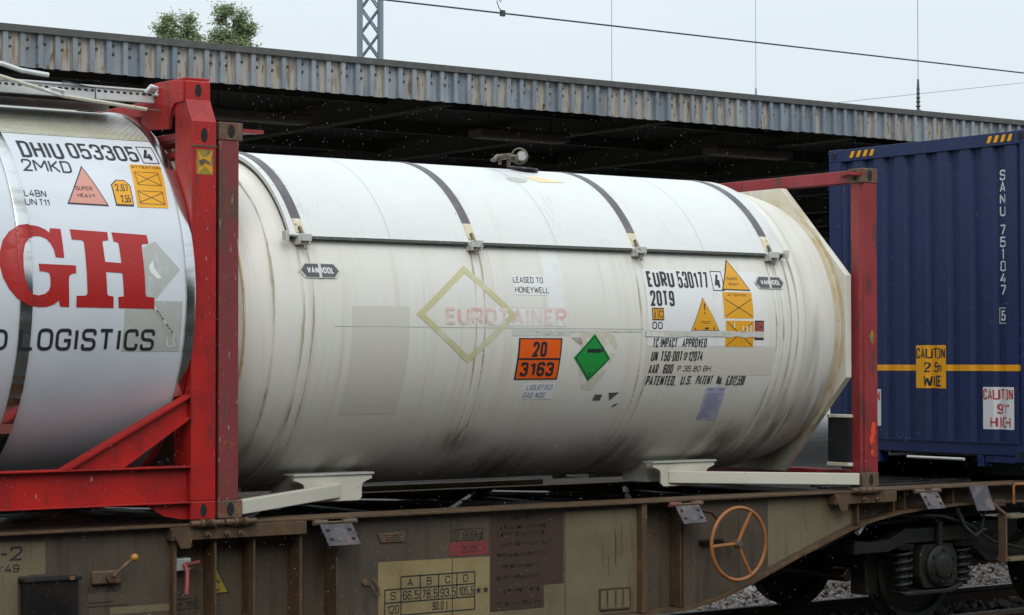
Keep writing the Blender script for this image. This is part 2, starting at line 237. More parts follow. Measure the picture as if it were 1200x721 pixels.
# ------------------------------------------------------------------ mesh helpers
class MB:
    def __init__(s): s.v = []; s.f = []; s.sm = []
    def add(s, vs, fs, smooth=False):
        n = len(s.v); s.v += [tuple(p) for p in vs]; s.f += [tuple(i + n for i in f) for f in fs]; s.sm += [smooth] * len(fs); return s
    def box(s, x0, x1, y0, y1, z0, z1):
        return s.add([(x, y, z) for x in (x0, x1) for y in (y0, y1) for z in (z0, z1)],
                     [(0, 1, 3, 2), (4, 6, 7, 5), (0, 4, 5, 1), (2, 3, 7, 6), (0, 2, 6, 4), (1, 5, 7, 3)])
    def prism(s, poly, ax, a, b):
        """extrude a 2D polygon along axis ax from a to b; polygon coords are the other two axes in order"""
        def P(p, t):
            q = list(p); q.insert(ax, t); return tuple(q)
        n = len(poly); vs = [P(p, a) for p in poly] + [P(p, b) for p in poly]
        tri = tessellate_polygon([[Vector((p[0], p[1], 0)) for p in poly]])
        fs = [tuple(t) for t in tri] + [tuple(i + n for i in reversed(t)) for t in tri]
        fs += [(i, (i + 1) % n, (i + 1) % n + n, i + n) for i in range(n)]
        return s.add(vs, fs)
    def tube(s, pts, r, n=10, cap=True, r2=None):
        pts = [Vector(p) for p in pts]; vs = []; fs = []
        m = len(pts)
        for i, p in enumerate(pts):
            t = (pts[min(i + 1, m - 1)] - pts[max(i - 1, 0)]).normalized()
            u = t.cross(Vector((0, 0, 1))) if abs(t.z) < .95 else t.cross(Vector((1, 0, 0)))
            u.normalize(); v = t.cross(u)
            rr = r if r2 is None else r + (r2 - r) * i / (m - 1)
            for k in range(n):
                a = 2 * math.pi * k / n; vs.append(p + u * math.cos(a) * rr + v * math.sin(a) * rr)
        for i in range(m - 1):
            for k in range(n):
                fs.append((i * n + k, i * n + (k + 1) % n, (i + 1) * n + (k + 1) % n, (i + 1) * n + k))
        s.add(vs, fs, True)
        if cap:
            s.add(vs[:n], [tuple(range(n))]); s.add(vs[-n:], [tuple(reversed(range(n)))])
        return s
    def torus(s, c, ax, Rr, r, n=40, m=8):
        c = Vector(c); ax = Vector(ax).normalized(); u = ax.orthogonal().normalized(); v = ax.cross(u); vs = []; fs = []
        for i in range(n):
            a = 2 * math.pi * i / n; d = u * math.cos(a) + v * math.sin(a)
            for k in range(m):
                b = 2 * math.pi * k / m; vs.append(c + d * (Rr + r * math.cos(b)) + ax * r * math.sin(b))
        for i in range(n):
            for k in range(m):
                fs.append((i * m + k, ((i + 1) % n) * m + k, ((i + 1) % n) * m + (k + 1) % m, i * m + (k + 1) % m))
        return s.add(vs, fs, True)
    def sphere(s, c, r, n=12):
        vs = []; fs = []
        for i in range(n + 1):
            a = math.pi * i / n
            for k in range(n): b = 2 * math.pi * k / n; vs.append((c[0] + r * math.sin(a) * math.cos(b), c[1] + r * math.sin(a) * math.sin(b), c[2] + r * math.cos(a)))
        for i in range(n):
            for k in range(n): fs.append((i * n + k, i * n + (k + 1) % n, (i + 1) * n + (k + 1) % n, (i + 1) * n + k))
        return s.add(vs, fs, True)
    def lathe_x(s, prof, ay, az, t0=0, t1=360, n=144):
        """profile [(x, r)] turned round the axis y=ay z=az; angle 0 faces -y, 90 is up"""
        full = abs(t1 - t0) >= 360; cnt = n if full else n + 1; vs = []; fs = []
        for (x, r) in prof:
            for k in range(cnt):
                a = R(t0 + (t1 - t0) * k / n); vs.append((x, ay - r * math.cos(a), az + r * math.sin(a)))
        for i in range(len(prof) - 1):
            for k in range(n):
                k2 = (k + 1) % cnt; fs.append((i * cnt + k, i * cnt + k2, (i + 1) * cnt + k2, (i + 1) * cnt + k))
        return s.add(vs, fs, True)
    def lathe(s, prof, c, ax, n=32):
        c = Vector(c); ax = Vector(ax).normalized(); u = ax.orthogonal().normalized(); v = ax.cross(u); vs = []; fs = []
        for (h, r) in prof:
            for k in range(n):
                a = 2 * math.pi * k / n; vs.append(c + ax * h + (u * math.cos(a) + v * math.sin(a)) * r)
        for i in range(len(prof) - 1):
            for k in range(n): fs.append((i * n + k, i * n + (k + 1) % n, (i + 1) * n + (k + 1) % n, (i + 1) * n + k))
        return s.add(vs, fs, True)
    def build(s, name, m, parent=None, bevel=0, ang=40, loc=None):
        me = bpy.data.meshes.new(name)
        off = Vector(parent['o']) if parent is not None and 'o' in parent else Vector((0, 0, 0))
        me.from_pydata([tuple(Vector(p) - off) for p in s.v], [], s.f); me.polygons.foreach_set('use_smooth', s.sm)
        bm = bmesh.new(); bm.from_mesh(me); bmesh.ops.remove_doubles(bm, verts=bm.verts, dist=1e-5)
        bmesh.ops.recalc_face_normals(bm, faces=bm.faces); bm.to_mesh(me); bm.free()
        me.materials.append(M[m] if isinstance(m, str) else m)
        o = bpy.data.objects.new(name, me); COL.objects.link(o)
        if any(s.sm): me.set_sharp_from_angle(angle=R(ang))
        if parent is not None: o.parent = parent; o['o'] = tuple(off)
        else: o['o'] = (0, 0, 0)
        if bevel:
            md = o.modifiers.new('bevel', 'BEVEL'); md.width = bevel; md.segments = 2; md.limit_method = 'ANGLE'; md.angle_limit = R(40)
        return o
def B(name, m, parent, x0, x1, y0, y1, z0, z1, bevel=.004):
    return MB().box(x0, x1, y0, y1, z0, z1).build(name, m, parent, bevel)
def tag(o, label=None, cat=None, group=None, kind=None):
    if label: o['label'] = label
    if cat: o['category'] = cat
    if group: o['group'] = group
    if kind: o['kind'] = kind
    return o
def thing(name, loc, label, cat, group=None):
    o = bpy.data.objects.new(name, None); COL.objects.link(o); o.location = loc; o['o'] = tuple(loc); o.empty_display_size = .3
    return tag(o, label, cat, group)
def copy_part(o, parent, d):
    c = o.copy(); COL.objects.link(c); c.parent = parent; c.location = Vector(o.location) + Vector(d)
    for k in o.children:
        g = k.copy(); COL.objects.link(g); g.parent = c
    return c

_O = ['c', (0, 0, 1), (0, 1, 1), (1, 1, 1), (1, 0, 1)]
def _low(st, h=.72): return [[p if isinstance(p, str) else (p[0], p[1] * h, *p[2:]) for p in q] for q in st]
GLYPH = {' ': (.5, []), 'A': (1.05, [[(0, 0), (.5, 1), (1, 0)], [(.17, .28), (.83, .28)]]), 'B': (1, [['c', (0, .52), (0, 1), (.93, 1, 1), (.93, .52, 1)], ['c', (0, 0), (0, .52), (1, .52, 1), (1, 0, 1)]]),
 'C': (.95, [[(1, .70), (1, 1, 1), (0, 1, 1), (0, 0, 1), (1, 0, 1), (1, .30)]]), 'D': (1, [['c', (0, 0), (0, 1), (1, 1, 1), (1, 0, 1)]]), 'E': (.85, [[(1, 1), (0, 1), (0, 0), (1, 0)], [(0, .52), (.85, .52)]]),
 'F': (.85, [[(1, 1), (0, 1), (0, 0)], [(0, .52), (.85, .52)]]), 'G': (1, [[(1, .72), (1, 1, 1), (0, 1, 1), (0, 0, 1), (1, 0, 1), (1, .46), (.55, .46)]]), 'H': (1, [[(0, 0), (0, 1)], [(1, 0), (1, 1)], [(0, .5), (1, .5)]]),
 'I': (.35, [[(.5, 0), (.5, 1)]]), 'K': (1, [[(0, 0), (0, 1)], [(1, 1), (0, .40)], [(.28, .58), (1, 0)]]), 'L': (.85, [[(0, 1), (0, 0), (1, 0)]]), 'M': (1.35, [[(0, 0), (0, 1)], [(.03, 1), (.5, .3)], [(.5, .3), (.97, 1)], [(1, 1), (1, 0)]]),
 'N': (1, [[(0, 0), (0, 1)], [(.02, 1), (.98, 0)], [(1, 0), (1, 1)]]), 'O': (1, [_O]), 'P': (.95, [[(0, 0), (0, 1), (1, 1, 1), (1, .45, 1), (0, .45)]]), 'Q': (1, [_O, [(.6, .25), (1, 0)]]), 'R': (1, [[(0, 0), (0, 1), (1, 1, 1), (1, .47, 1), (0, .47)], [(.45, .47), (1.02, 0)]]),
 'S': (.95, [[(1, .74), (1, 1, 1), (0, 1, 1), (0, .52, 1), (1, .50, 1), (1, 0, 1), (0, 0, 1), (0, .26)]]), 'T': (1.0, [[(0, 1), (1, 1)], [(.5, 1), (.5, 0)]]), 'U': (1, [[(0, 1), (0, 0, 1), (1, 0, 1), (1, 1)]]), 'V': (1, [[(0, 1), (.48, 0)], [(.52, 0), (1, 1)]]),
 'W': (1.4, [[(0, 1), (.25, 0)], [(.25, 0), (.5, .8)], [(.5, .8), (.75, 0)], [(.75, 0), (1, 1)]]), 'X': (1, [[(0, 0), (1, 1)], [(0, 1), (1, 0)]]), 'Y': (1, [[(0, 1), (.5, .45), (1, 1)], [(.5, .45), (.5, 0)]]),
 '0': (.95, [_O]), '1': (.72, [[(.9, 1), (.9, 0)], [(0, .76), (.9, .97)]]), '2': (.95, [[(0, .70), (0, 1, 1), (1, 1, 1), (1, .60, 1), (0, 0), (1, 0)]]), '3': (.95, [[(0, .75), (0, 1, 1), (1, 1, 1), (1, .53, 1), (.35, .53)], [(.35, .53), (1, .53, 1), (1, 0, 1), (0, 0, 1), (0, .25)]]),
 '4': (1, [[(.62, 1), (0, .27), (1, .27)], [(.74, .58), (.74, 0)]]), '5': (.95, [[(1, 1), (.04, 1), (.04, .50), (.2, .60, 1), (1, .60, 1), (1, 0, 1), (0, 0, 1), (0, .22)]]), '6': (.95, [[(1, .8), (1, 1, 1), (0, 1, 1), (0, 0, 1), (1, 0, 1), (1, .56, 1), (0, .56)]]),
 '7': (.9, [[(0, 1), (1, 1), (.35, 0)]]), '8': (.95, [['c', (.05, .53, 1), (.05, 1, 1), (.95, 1, 1), (.95, .53, 1)], ['c', (0, 0, 1), (0, .53, 1), (1, .53, 1), (1, 0, 1)]]), '9': (.95, [[(0, .2), (0, 0, 1), (1, 0, 1), (1, 1, 1), (0, 1, 1), (0, .44, 1), (1, .44)]]),
 '.': (.35, [[(.5, -.02), (.5, .10)]]), ',': (.38, [[(.5, .10), (.3, -.14)]]), '-': (.6, [[(0, .48), (1, .48)]]), '!': (.35, [[(.5, 1), (.5, .32)], [(.5, .10), (.5, -.02)]]), "'": (.3, [[(.5, 1), (.5, .74)]]), '"': (.5, [[(.1, 1), (.1, .74)], [(.9, 1), (.9, .74)]]),
 'o': (.85, _low([_O])), 'k': (.8, [[(0, 0), (0, 1)], [(1, .7), (0, .28)], [(.3, .42), (1, 0)]]), 'g': (.85, [['c', (0, 0, 1), (0, .7, 1), (1, .7, 1), (1, 0, 1)], [(1, .7), (1, -.22, 1), (0, -.22)]]), 't': (.55, [[(.4, 1), (.4, 0, 1), (1, 0)], [(0, .7), (1, .7)]]),
 'm': (1.3, [[(0, 0), (0, .7), (.5, .7, 1), (.5, 0)], [(.5, .7), (1, .7, 1), (1, 0)]]), 'r': (.6, [[(0, 0), (0, .7), (1, .7)]])}
# ------------------------------------------------------------------ flat print (lettering, stickers) wrapped on surfaces
class Flat:
    """2D faces in (u, v), later cut along lines and wrapped"""
    def __init__(s): s.bm = bmesh.new()
    def poly(s, pts):
        tri = tessellate_polygon([[Vector((p[0], p[1], 0)) for p in pts]]); vs = [s.bm.verts.new((p[0], p[1], 0)) for p in pts]
        for t in tri:
            try: s.bm.faces.new([vs[i] for i in t])
            except ValueError: pass
        return s
    def rect(s, u0, u1, v0, v1): return s.poly([(u0, v0), (u1, v0), (u1, v1), (u0, v1)])
    def frame(s, u0, u1, v0, v1, tu, tv):
        return s.rect(u0, u1, v0, v0 + tv).rect(u0, u1, v1 - tv, v1).rect(u0, u0 + tu, v0 + tv, v1 - tv).rect(u1 - tu, u1, v0 + tv, v1 - tv)
    def line(s, a, b, t, k=1.0):
        """stroke; k = size of one v unit in u units, so that it keeps an even width"""
        dx, dy = b[0] - a[0], (b[1] - a[1]) * k; l = math.hypot(dx, dy) or 1; nx, ny = -dy / l * t / 2, dx / l * t / 2 / k
        return s.poly([(a[0] + nx, a[1] + ny), (b[0] + nx, b[1] + ny), (b[0] - nx, b[1] - ny), (a[0] - nx, a[1] - ny)])
    def stroke(s, pts, t, closed, toUV):
        """even-width mitred stroke through metric points"""
        P = [Vector(p) for p in pts]; n = len(P); Lf, Rt = [], []
        for i, p in enumerate(P):
            a = P[(i - 1) % n] if (closed or i > 0) else None; b = P[(i + 1) % n] if (closed or i < n - 1) else None
            d1 = (p - a).normalized() if a is not None else None; d2 = (b - p).normalized() if b is not None else None
            if d1 is None: d1 = d2
            if d2 is None: d2 = d1
            n1 = Vector((-d1.y, d1.x)); n2 = Vector((-d2.y, d2.x)); m = (n1 + n2)
            if m.length < .3: m = n1.copy()
            m.normalize(); k = t / 2 / max(.38, m.dot(n1)); Lf.append(p + m * k); Rt.append(p - m * k)
        A = [s.bm.verts.new((*toUV(q), 0)) for q in Lf]; Bv = [s.bm.verts.new((*toUV(q), 0)) for q in Rt]
        for i in range(n if closed else n - 1):
            j = (i + 1) % n
            try: s.bm.faces.new([A[i], A[j], Bv[j], Bv[i]])
            except ValueError: pass
    def text(s, body, u0, u1, v0, v1, bold=.0, shear=0, squeeze=1.0, k=None, cw=None, wt=None):
        """plain condensed block letters; k = metres per v unit (1 on flat faces, arc length per degree on tanks)"""
        if k is None: k = 1.0 if abs(v1 - v0) < .35 else .0212
        H = (v1 - v0) * k; t = (wt or (.12 + bold * 2.2)) * H
        gl = []
        for ch in body: gl.append(GLYPH[ch])
        tot = sum(g[0] for g in gl); ng = len(gl) - 1
        Wt = (u1 - u0) - abs(shear) * H * .6
        sc_ = Wt / (tot + .17 * squeeze * ng); gap = .17 * squeeze * sc_; x = u0
        t = min(t, sc_ * .36)
        for (wg, strokes) in gl:
            w_ = wg * sc_ - t; 
            for st in strokes:
                closed = st[0] == 'c'; raw = st[1:] if closed else st
                q = [(x + t / 2 + max(w_, 0) * p[0], t / 2 + (H - t) * p[1]) for p in raw]; fl = [len(p) > 2 for p in raw]; n = len(q); o = []
                for i in range(n):
                    if fl[i] and (closed or 0 < i < n - 1):
                        a, b, c = Vector(q[i - 1]), Vector(q[i]), Vector(q[(i + 1) % n])
                        r = min(.5 * (a - b).length, .5 * (c - b).length, .42 * max(w_, t), .3 * H)
                        e, f_ = b + (a - b).normalized() * r, b + (c - b).normalized() * r
                        for w1 in (0, .25, .5, .75, 1): o.append(e * (1 - w1) ** 2 + b * 2 * w1 * (1 - w1) + f_ * w1 ** 2)
                    else: o.append(Vector(q[i]))
                z = [o[0]]
                for p in o[1:]:
                    if (p - z[-1]).length > 1e-5: z.append(p)
                if closed and (z[0] - z[-1]).length < 1e-5: z.pop()
                if len(z) > 1: s.stroke(z, t, closed, lambda p: (p.x + shear * .6 * p.y, v0 + p.y / k))
            x += wg * sc_ + gap
        return s
    def cut(s, axis, vals):
        no = (1, 0, 0) if axis == 0 else (0, 1, 0)
        if not s.bm.verts: return
        lo = min(v.co[axis] for v in s.bm.verts); hi = max(v.co[axis] for v in s.bm.verts)
        for c in vals:
            if lo < c < hi:
                co = (c, 0, 0) if axis == 0 else (0, c, 0)
                bmesh.ops.bisect_plane(s.bm, geom=s.bm.verts[:] + s.bm.edges[:] + s.bm.faces[:], dist=1e-7, plane_co=co, plane_no=no)
    def build(s, name, m, parent, fn, smooth=True):
        off = Vector(parent['o'])
        for v in s.bm.verts: v.co = Vector(fn(v.co.x, v.co.y)) - off
        for f in s.bm.faces: f.smooth = smooth
        me = bpy.data.meshes.new(name); s.bm.to_mesh(me); s.bm.free(); me.materials.append(M[m])
        o = bpy.data.objects.new(name, me); COL.objects.link(o); o.parent = parent; o['o'] = tuple(off)
        return o
def cyl_decal(f, name, m, parent, ay, az, rad, lift):
    f.cut(1, [k * 2.5 for k in range(-30, 40)])
    return f.build(name, m, parent, lambda u, v: (u, ay - (rad + lift) * math.cos(R(v)), az + (rad + lift) * math.sin(R(v))))

# ================================================================== GROUND AND TRACKS
def struct(mb, name, m, **k): return tag(mb.build(name, m, None, **k), kind='structure')
g = MB().add([(-900, -900, -.24), (900, -900, -.24), (900, 6.85, -.24), (-900, 6.85, -.24)], [(0, 1, 2, 3)]); struct(g, 'ground', 'ground')
g = MB().box(-60, 900, 6.85, 900, -.3, .55); pf = struct(g, 'platform', 'platform')
for k in range(14):       # broad paving slabs edge to edge with open dark joints between them
    MB().box(-55 + 0.0, 120, 7.6 + k * 1.9, 9.44 + k * 1.9, .551, .575).build('paving_slab', 'platform', pf, bevel=.01)
# ballast stones, joined: nobody could count them
bs = MB(); t_ = (1 + 5 ** .5) / 2
ico_v = [Vector(p).normalized() for p in [(-1, t_, 0), (1, t_, 0), (-1, -t_, 0), (1, -t_, 0), (0, -1, t_), (0, 1, t_), (0, -1, -t_), (0, 1, -t_), (t_, 0, -1), (t_, 0, 1), (-t_, 0, -1), (-t_, 0, 1)]]
ico_f = [(0, 11, 5), (0, 5, 1), (0, 1, 7), (0, 7, 10), (0, 10, 11), (1, 5, 9), (5, 11, 4), (11, 10, 2), (10, 7, 6), (7, 1, 8), (3, 9, 4), (3, 4, 2), (3, 2, 6), (3, 6, 8), (3, 8, 9), (4, 9, 5), (2, 4, 11), (6, 2, 10), (8, 6, 7), (9, 8, 1)]
rb = random.Random(3)
for i in range(15000):
    x = rb.uniform(1, 15); y = rb.uniform(-1.6, 6.7)
    if i > 4500: x = rb.uniform(5, 14.5); y = rb.uniform(1.7, 5.6)
    top = -.16
    if abs(y - 3.2) < .75: top = -.19
    r = rb.uniform(.022, .046); q = Vector((rb.uniform(.7, 1.3), rb.uniform(.7, 1.3), rb.uniform(.5, .9)))
    rot = Matrix.Rotation(rb.uniform(0, 6.3), 3, Vector((rb.random(), rb.random(), rb.random())).normalized())
    c = Vector((x, y, top + rb.uniform(-.03, .025)))
    bs.add([c + rot @ Vector((p.x * q.x, p.y * q.y, p.z * q.z)) * r * rb.uniform(.8, 1.15) for p in ico_v], ico_f)
bo = bs.build('ballast', 'ballast'); tag(bo, 'grey crushed stone ballast between the rails', 'ballast', kind='stuff')
def rail_prof(y): return [(y - .036, 0), (y + .036, 0), (y + .036, -.035), (y + .009, -.05), (y + .009, -.14), (y + .07, -.155), (y + .07, -.17), (y - .07, -.17), (y - .07, -.155), (y - .009, -.14), (y - .009, -.05), (y - .036, -.035)]
for (ya, yb, lab, far) in ((.467, 1.972, 'railway track the freight wagon stands on, shiny rails', 40), (4.45, 5.955, 'empty railway track behind the wagon along the platform', 40)):
    tr = thing('railway_track', (0, (ya + yb) / 2, -.17), lab, 'track')
    for yy in (ya, yb):
        rl = MB().prism(rail_prof(yy), 0, -30, 60).build('rail', 'rail_side', tr)
        MB().box(-30, 60, yy - .03, yy + .03, .0005, .003).build('rail_head', 'rail_top', rl)
    sl = None
    for k in range(70):
        x = -8 + k * .6
        if sl is None: sl = MB().box(x, x + .26, ya - .55, yb + .55, -.34, -.165).build('sleeper', 'sleeper', tr, bevel=.012)
        else:
            c = sl.copy(); COL.objects.link(c); c.parent = tr; c.location = (k * .6, 0, 0)

g = MB().box(-60, 80, -60, -10.6, -.3, .55); struct(g, 'platform', 'platform')
nc = thing('platform_canopy', (0, -17, .55), 'dark platform roof on posts over the photographer, opposite the train', 'canopy')
MB().box(-40, 50, -25, -11.2, 4.95, 5.25).build('roof', 'ceiling', nc)  # unseen roof, wall and columns added to darken the lower tank sides
MB().box(-40, 50, -25.2, -25.0, .55, 5.25).build('sky_block_wall', 'concrete', nc)
for k in range(9): MB().box(-30 + k * 8 - .12, -30 + k * 8 + .12, -18.12, -17.88, .55, 4.95).build('column', 'beam_dark', nc)

# ================================================================== PLATFORM CANOPY
cn = thing('platform_canopy', (8, 6.4, .55), 'long dark platform roof with peeling grey-blue corrugated fascia behind the train', 'canopy')
X0, X1, YF, YB = -7.0, 46.0, 6.4, 30.0
P = .174
def fascia_panel(n):
    mb = MB(); z0, z1 = 4.94, 5.285; pr = []
    for k in range(n):
        u = k * P; pr += [(u, 0), (u + .008, -.042), (u + .056, -.042), (u + .066, 0), (u + .115, .003), (u + P - .001, 0)]
    vs = [(u, YF + d, z0) for u, d in pr] + [(u, YF + d, z1) for u, d in pr] + [(u, YF + .006 + d, z0) for u, d in pr]
    m = len(pr)
    fs = [(i, i + 1, m + i + 1, m + i) for i in range(m - 1)] + [(i, 2 * m + i, 2 * m + i + 1, i + 1) for i in range(m - 1)]
    mb.add(vs, fs)
    return mb
fp = fascia_panel(3).build('fascia_panel', 'fascia', cn); fp.location.x = X0
bh = MB()
for k, zz in ((0, 5.20), (0, 5.12), (1, 5.17), (2, 5.21), (2, 5.13)): bh.lathe([(0, .015), (.010, .014), (.013, 0)], (k * P + .093, YF + .003, zz), (0, -1, 0), 8)
bh = bh.build('bolt_heads', 'seal', cn); bh.parent = fp; tag(bh, kind='stuff')
fp['o'] = cn['o']; npan = int((X1 - X0) / (3 * P))
rp = random.Random(5)
for i in range(1, npan):
    c = fp.copy(); COL.objects.link(c); c.parent = cn; c.location = (X0 + i * 3 * P, rp.uniform(-.004, .004), rp.uniform(-.004, .004))
    d = bh.copy(); COL.objects.link(d); d.parent = c
MB().box(X0, X1, YF - .055, YF + .05, 5.285, 5.325).box(X0, X1, YF - .062, YF - .055, 5.262, 5.327).build('edge_trim', 'cap', cn)
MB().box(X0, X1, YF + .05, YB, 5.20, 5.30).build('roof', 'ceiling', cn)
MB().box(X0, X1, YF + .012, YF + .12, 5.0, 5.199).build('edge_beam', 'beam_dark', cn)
bm0 = None
for i in range(18):
    x = X0 + 1.3 + i * 3.0
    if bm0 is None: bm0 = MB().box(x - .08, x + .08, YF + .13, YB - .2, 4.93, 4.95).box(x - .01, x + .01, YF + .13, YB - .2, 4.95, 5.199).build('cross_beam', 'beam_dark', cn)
    else:
        c = bm0.copy(); COL.objects.link(c); c.parent = cn; c.location = (i * 3.0, 0, 0)
for i in range(8):
    y = YF + 1.4 + i * 2.4
    MB().box(X0, X1, y - .05, y + .05, 5.06, 5.198).build('purlin', 'beam_dark', cn)
for (x, y) in ((7.65, 8.0), (11.25, 8.0), (14.9, 8.0), (4.1, 8.0)):
    l = MB().box(x, x + 1.3, y - .14, y + .14, 4.80, 4.90).build('lamp_housing', 'wagon', cn, bevel=.02)
    MB().box(x + .05, x + 1.25, y - .11, y + .11, 4.79, 4.799).build('lamp_cover', 'wagon_pale', l)
    for dx in (.2, 1.1): MB().tube([(x + dx, y, 4.9), (x + dx, y, 5.2)], .012, 6).build('hanger', 'beam_dark', l)
for i in range(9):
    x = -4 + i * 5.5
    for y in (15.5,):
        MB().box(x - .13, x + .13, y - .13, y + .13, .55, 4.93).build('column', 'beam_dark', cn)
sw = B('station_wall', 'concrete', None, -30, 130, 70, 71, .55, 9.5, 0); tag(sw, 'low dark station building wall far beyond the platform roof', 'wall')
MB().box(-30, 130, 69.9, 70, 1.6, 1.75).build('string_course', 'platform', sw)

# rods standing on the canopy edge
for i, (x, z1, lab) in enumerate(((8.724, 9.5, 'thin pale wire rising from the canopy edge, nearest the lattice mast'), (10.94, 9.5, 'thin pale wire rising from the canopy edge with a small ferrule at its foot'),
                      (13.73, 9.5, 'thin wire rising from the canopy edge above a ribbed dark insulator'))):
    t = thing('rooftop_wire', (x, 6.8, 5.3), lab, 'wire', 'thin upright wires on the canopy')
    MB().tube([(x, 6.8, 5.3), (x, 6.8, z1)], .0035, 6).build('wire', 'wire_pale' if i < 2 else 'wire', t)
    if i == 1: MB().tube([(x, 6.8, 5.3), (x, 6.8, 5.48)], .012, 8).build('ferrule', 'wire_pale', t)
    if i == 2:
        pr = [(0, .02)]
        for k in range(7): pr += [(.03 + k * .055, .018), (.045 + k * .055, .045 - k * .004), (.06 + k * .055, .018)]
        pr += [(.5, .012), (.5, 0)]
        MB().lathe(pr, (x, 6.8, 5.3), (0, 0, 1), 12).build('insulator', 'insulator', t)
MB_ = MB().tube([(x, 5.05, 5.69) for x in range(-24, 62, 6)], .0085, 8)
t = thing('contact_wire', (0, 5.05, 5.69), 'dark overhead contact wire running above the far track', 'overhead wire')
MB_.build('wire', 'wire', t)
MB().tube([(5.93, 5.05, 8.5), (5.93, 5.05, 5.84), (5.90, 5.05, 5.80), (5.87, 5.05, 5.84), (5.855, 5.05, 5.80), (5.88, 5.05, 5.74), (5.93, 5.05, 5.70)], .0045, 6).box(5.90, 5.95, 5.035, 5.065, 5.66, 5.72).build('dropper_clip', 'wire', t)
t = MB().tube([(15.169, 10, 5.888), (19.465, 10, 6.515), (30, 10, 8.05)], .0045, 6).build('feeder_wire', 'wire_pale'); tag(t, 'faint pale wire climbing to the right beyond the canopy roof', 'wire')

# lattice mast
mx_, my_, mh = 22.03, 33.0, 13.0
t = thing('lattice_mast', (mx_, my_, 0), 'grey-blue steel lattice mast with crossed bracing rising beyond the roof', 'mast')
def corner(k, z):
    a = R(45 + 90 * k - 31); h = .36 * (1 - .012 * z); return Vector((mx_ + h * math.cos(a), my_ + h * math.sin(a), z))
for k in range(4):
    MB().prism([(corner(k, 0).x - .05, corner(k, 0).y - .05), (corner(k, 0).x + .05, corner(k, 0).y - .05), (corner(k, 0).x + .05, corner(k, 0).y + .05), (corner(k, 0).x - .05, corner(k, 0).y + .05)], 2, 0, mh).build('leg', 'mast', t)
z = .4
lac = []
while z < mh - .7:
    for k in range(4):
        lac.append((corner(k, z), corner((k + 1) % 4, z + .62))); lac.append((corner((k + 1) % 4, z), corner(k, z + .62)))
    z += .62
for a, b in lac: MB().tube([a, b], .022, 4).build('lacing_bar', 'mast', t)

# trees
def tree(x, y, lobes, lab, seed):
    rt = random.Random(seed)
    t = thing('poplar_tree', (x, y, .5), lab, 'tree', 'trees beyond the canopy')
    tb = MB(); top = max(l[2] for l in lobes)
    tb.tube([(x, y, 0), (x + .15, y, 4), (x - .1, y, 8), (x, y, 12.5), (x + .05, y, top - .6)], .3, 8, r2=.03)
    for l in lobes:
        for k in range(4):
            zb = rt.uniform(8, 13.5); e = Vector((l[0] + rt.uniform(-.4, .4), l[1] + rt.uniform(-.4, .4), l[2] - rt.uniform(.2, 1.5)))
            s = Vector((x, y, min(zb, e.z - 1))); tb.tube([s, (s + e) / 2 + Vector((0, 0, -.2)), e], .07, 5, r2=.015)
    tb.build('trunk', 'bark', t)
    lb = MB()
    for (lx, ly, lz, rx, rz, n) in lobes:
        k_ = max(4, int(n / 120))
        cl = [(lx + rt.uniform(-1, 1) * rx, ly + rt.uniform(-1, 1) * rx, lz - .15 - rz * 2 * rt.random() ** 1.3, rt.uniform(.10, .23)) for _ in range(k_)]
        for c in cl:
            tp = 1 - .55 * max(0, (c[2] - (lz - rz)) / rz)
            cx = lx + (c[0] - lx) * tp
            for _ in range(170):
                p = Vector((cx + rt.gauss(0, c[3]), c[1] + rt.gauss(0, c[3]), c[2] + rt.gauss(0, c[3] * .8)))
                sz_ = rt.uniform(.04, .10); u = Vector((rt.gauss(0, 1), rt.gauss(0, 1), rt.gauss(0, 1))).normalized(); v = u.orthogonal().normalized()
                lb.add([p - u * sz_, p + v * sz_ * .6, p + u * sz_, p - v * sz_ * .6], [(0, 1, 2, 3)])
    lb.build('crown', 'leaf', t)
S = (70 + 12.63) / (45 + 12.63)
def TX(x): return -6.824 + (x + 6.824) * S
def TZ(z): return 2.2 + (z - 2.2) * S
def lob(px, zt, rx, rz, n, dy=0): return (TX(px), 70 + dy, TZ(zt), rx, rz, n)
tree(TX(23.0), 70, [lob(22.66, 12.45, .22, .7, 1500), lob(23.22, 12.5, .22, .8, 1500), lob(22.42, 12.1, .25, .5, 900), lob(23.55, 11.95, .18, .4, 600), lob(23.72, 11.6, .15, .3, 400), lob(22.9, 11.7, .8, .9, 3600)],
     'leafy green treetop with two rounded tips, left of the other', 1)
tree(TX(24.75), 70, [lob(24.48, 12.85, .24, .9, 1700), lob(25.02, 12.75, .22, .9, 1500), lob(24.2, 12.2, .22, .5, 900), lob(25.32, 12.45, .16, .6, 700), lob(24.75, 11.9, .7, 1.0, 3600)],
     'leafy green treetop, the taller and right one beside the lattice mast', 2)

# ================================================================== WHITE TANK CONTAINER
AY, AZ, RR = 1.219, 2.48, 1.18
BZ = 1.18
W = thing('tank_container', (3.03, 1.219, BZ), 'dirty white gas tank container with orange 20/3163 panel and green diamond', 'tank container')
prof = [(.12, 0), (.13, .4), (.17, .75), (.22, 1.0), (.28, 1.06), (.45, 1.12), (.6, 1.155), (.735, 1.178), (.76, RR)]
prof = [(.20, 0), (.19, .6), (.20, .98), (.26, 1.05), (.34, 1.11), (.45, 1.145), (.58, 1.165), (.70, RR)]
bar = [(.27, 1.05), (.36, 1.10), (.48, 1.145), (.60, 1.168), (.66, 1.172), (.665, RR)] + [(x * .5 + .7, RR) for x in range(0, 9)] + [(5.12, RR), (5.125, 1.176), (5.29, 1.174), (5.30, 1.168), (5.42, 1.155), (5.55, 1.13), (5.66, 1.102), (5.79, 1.055)]
tank = MB().lathe_x(bar, AY, AZ).build('tank_barrel', 'white_tank', W, ang=30)
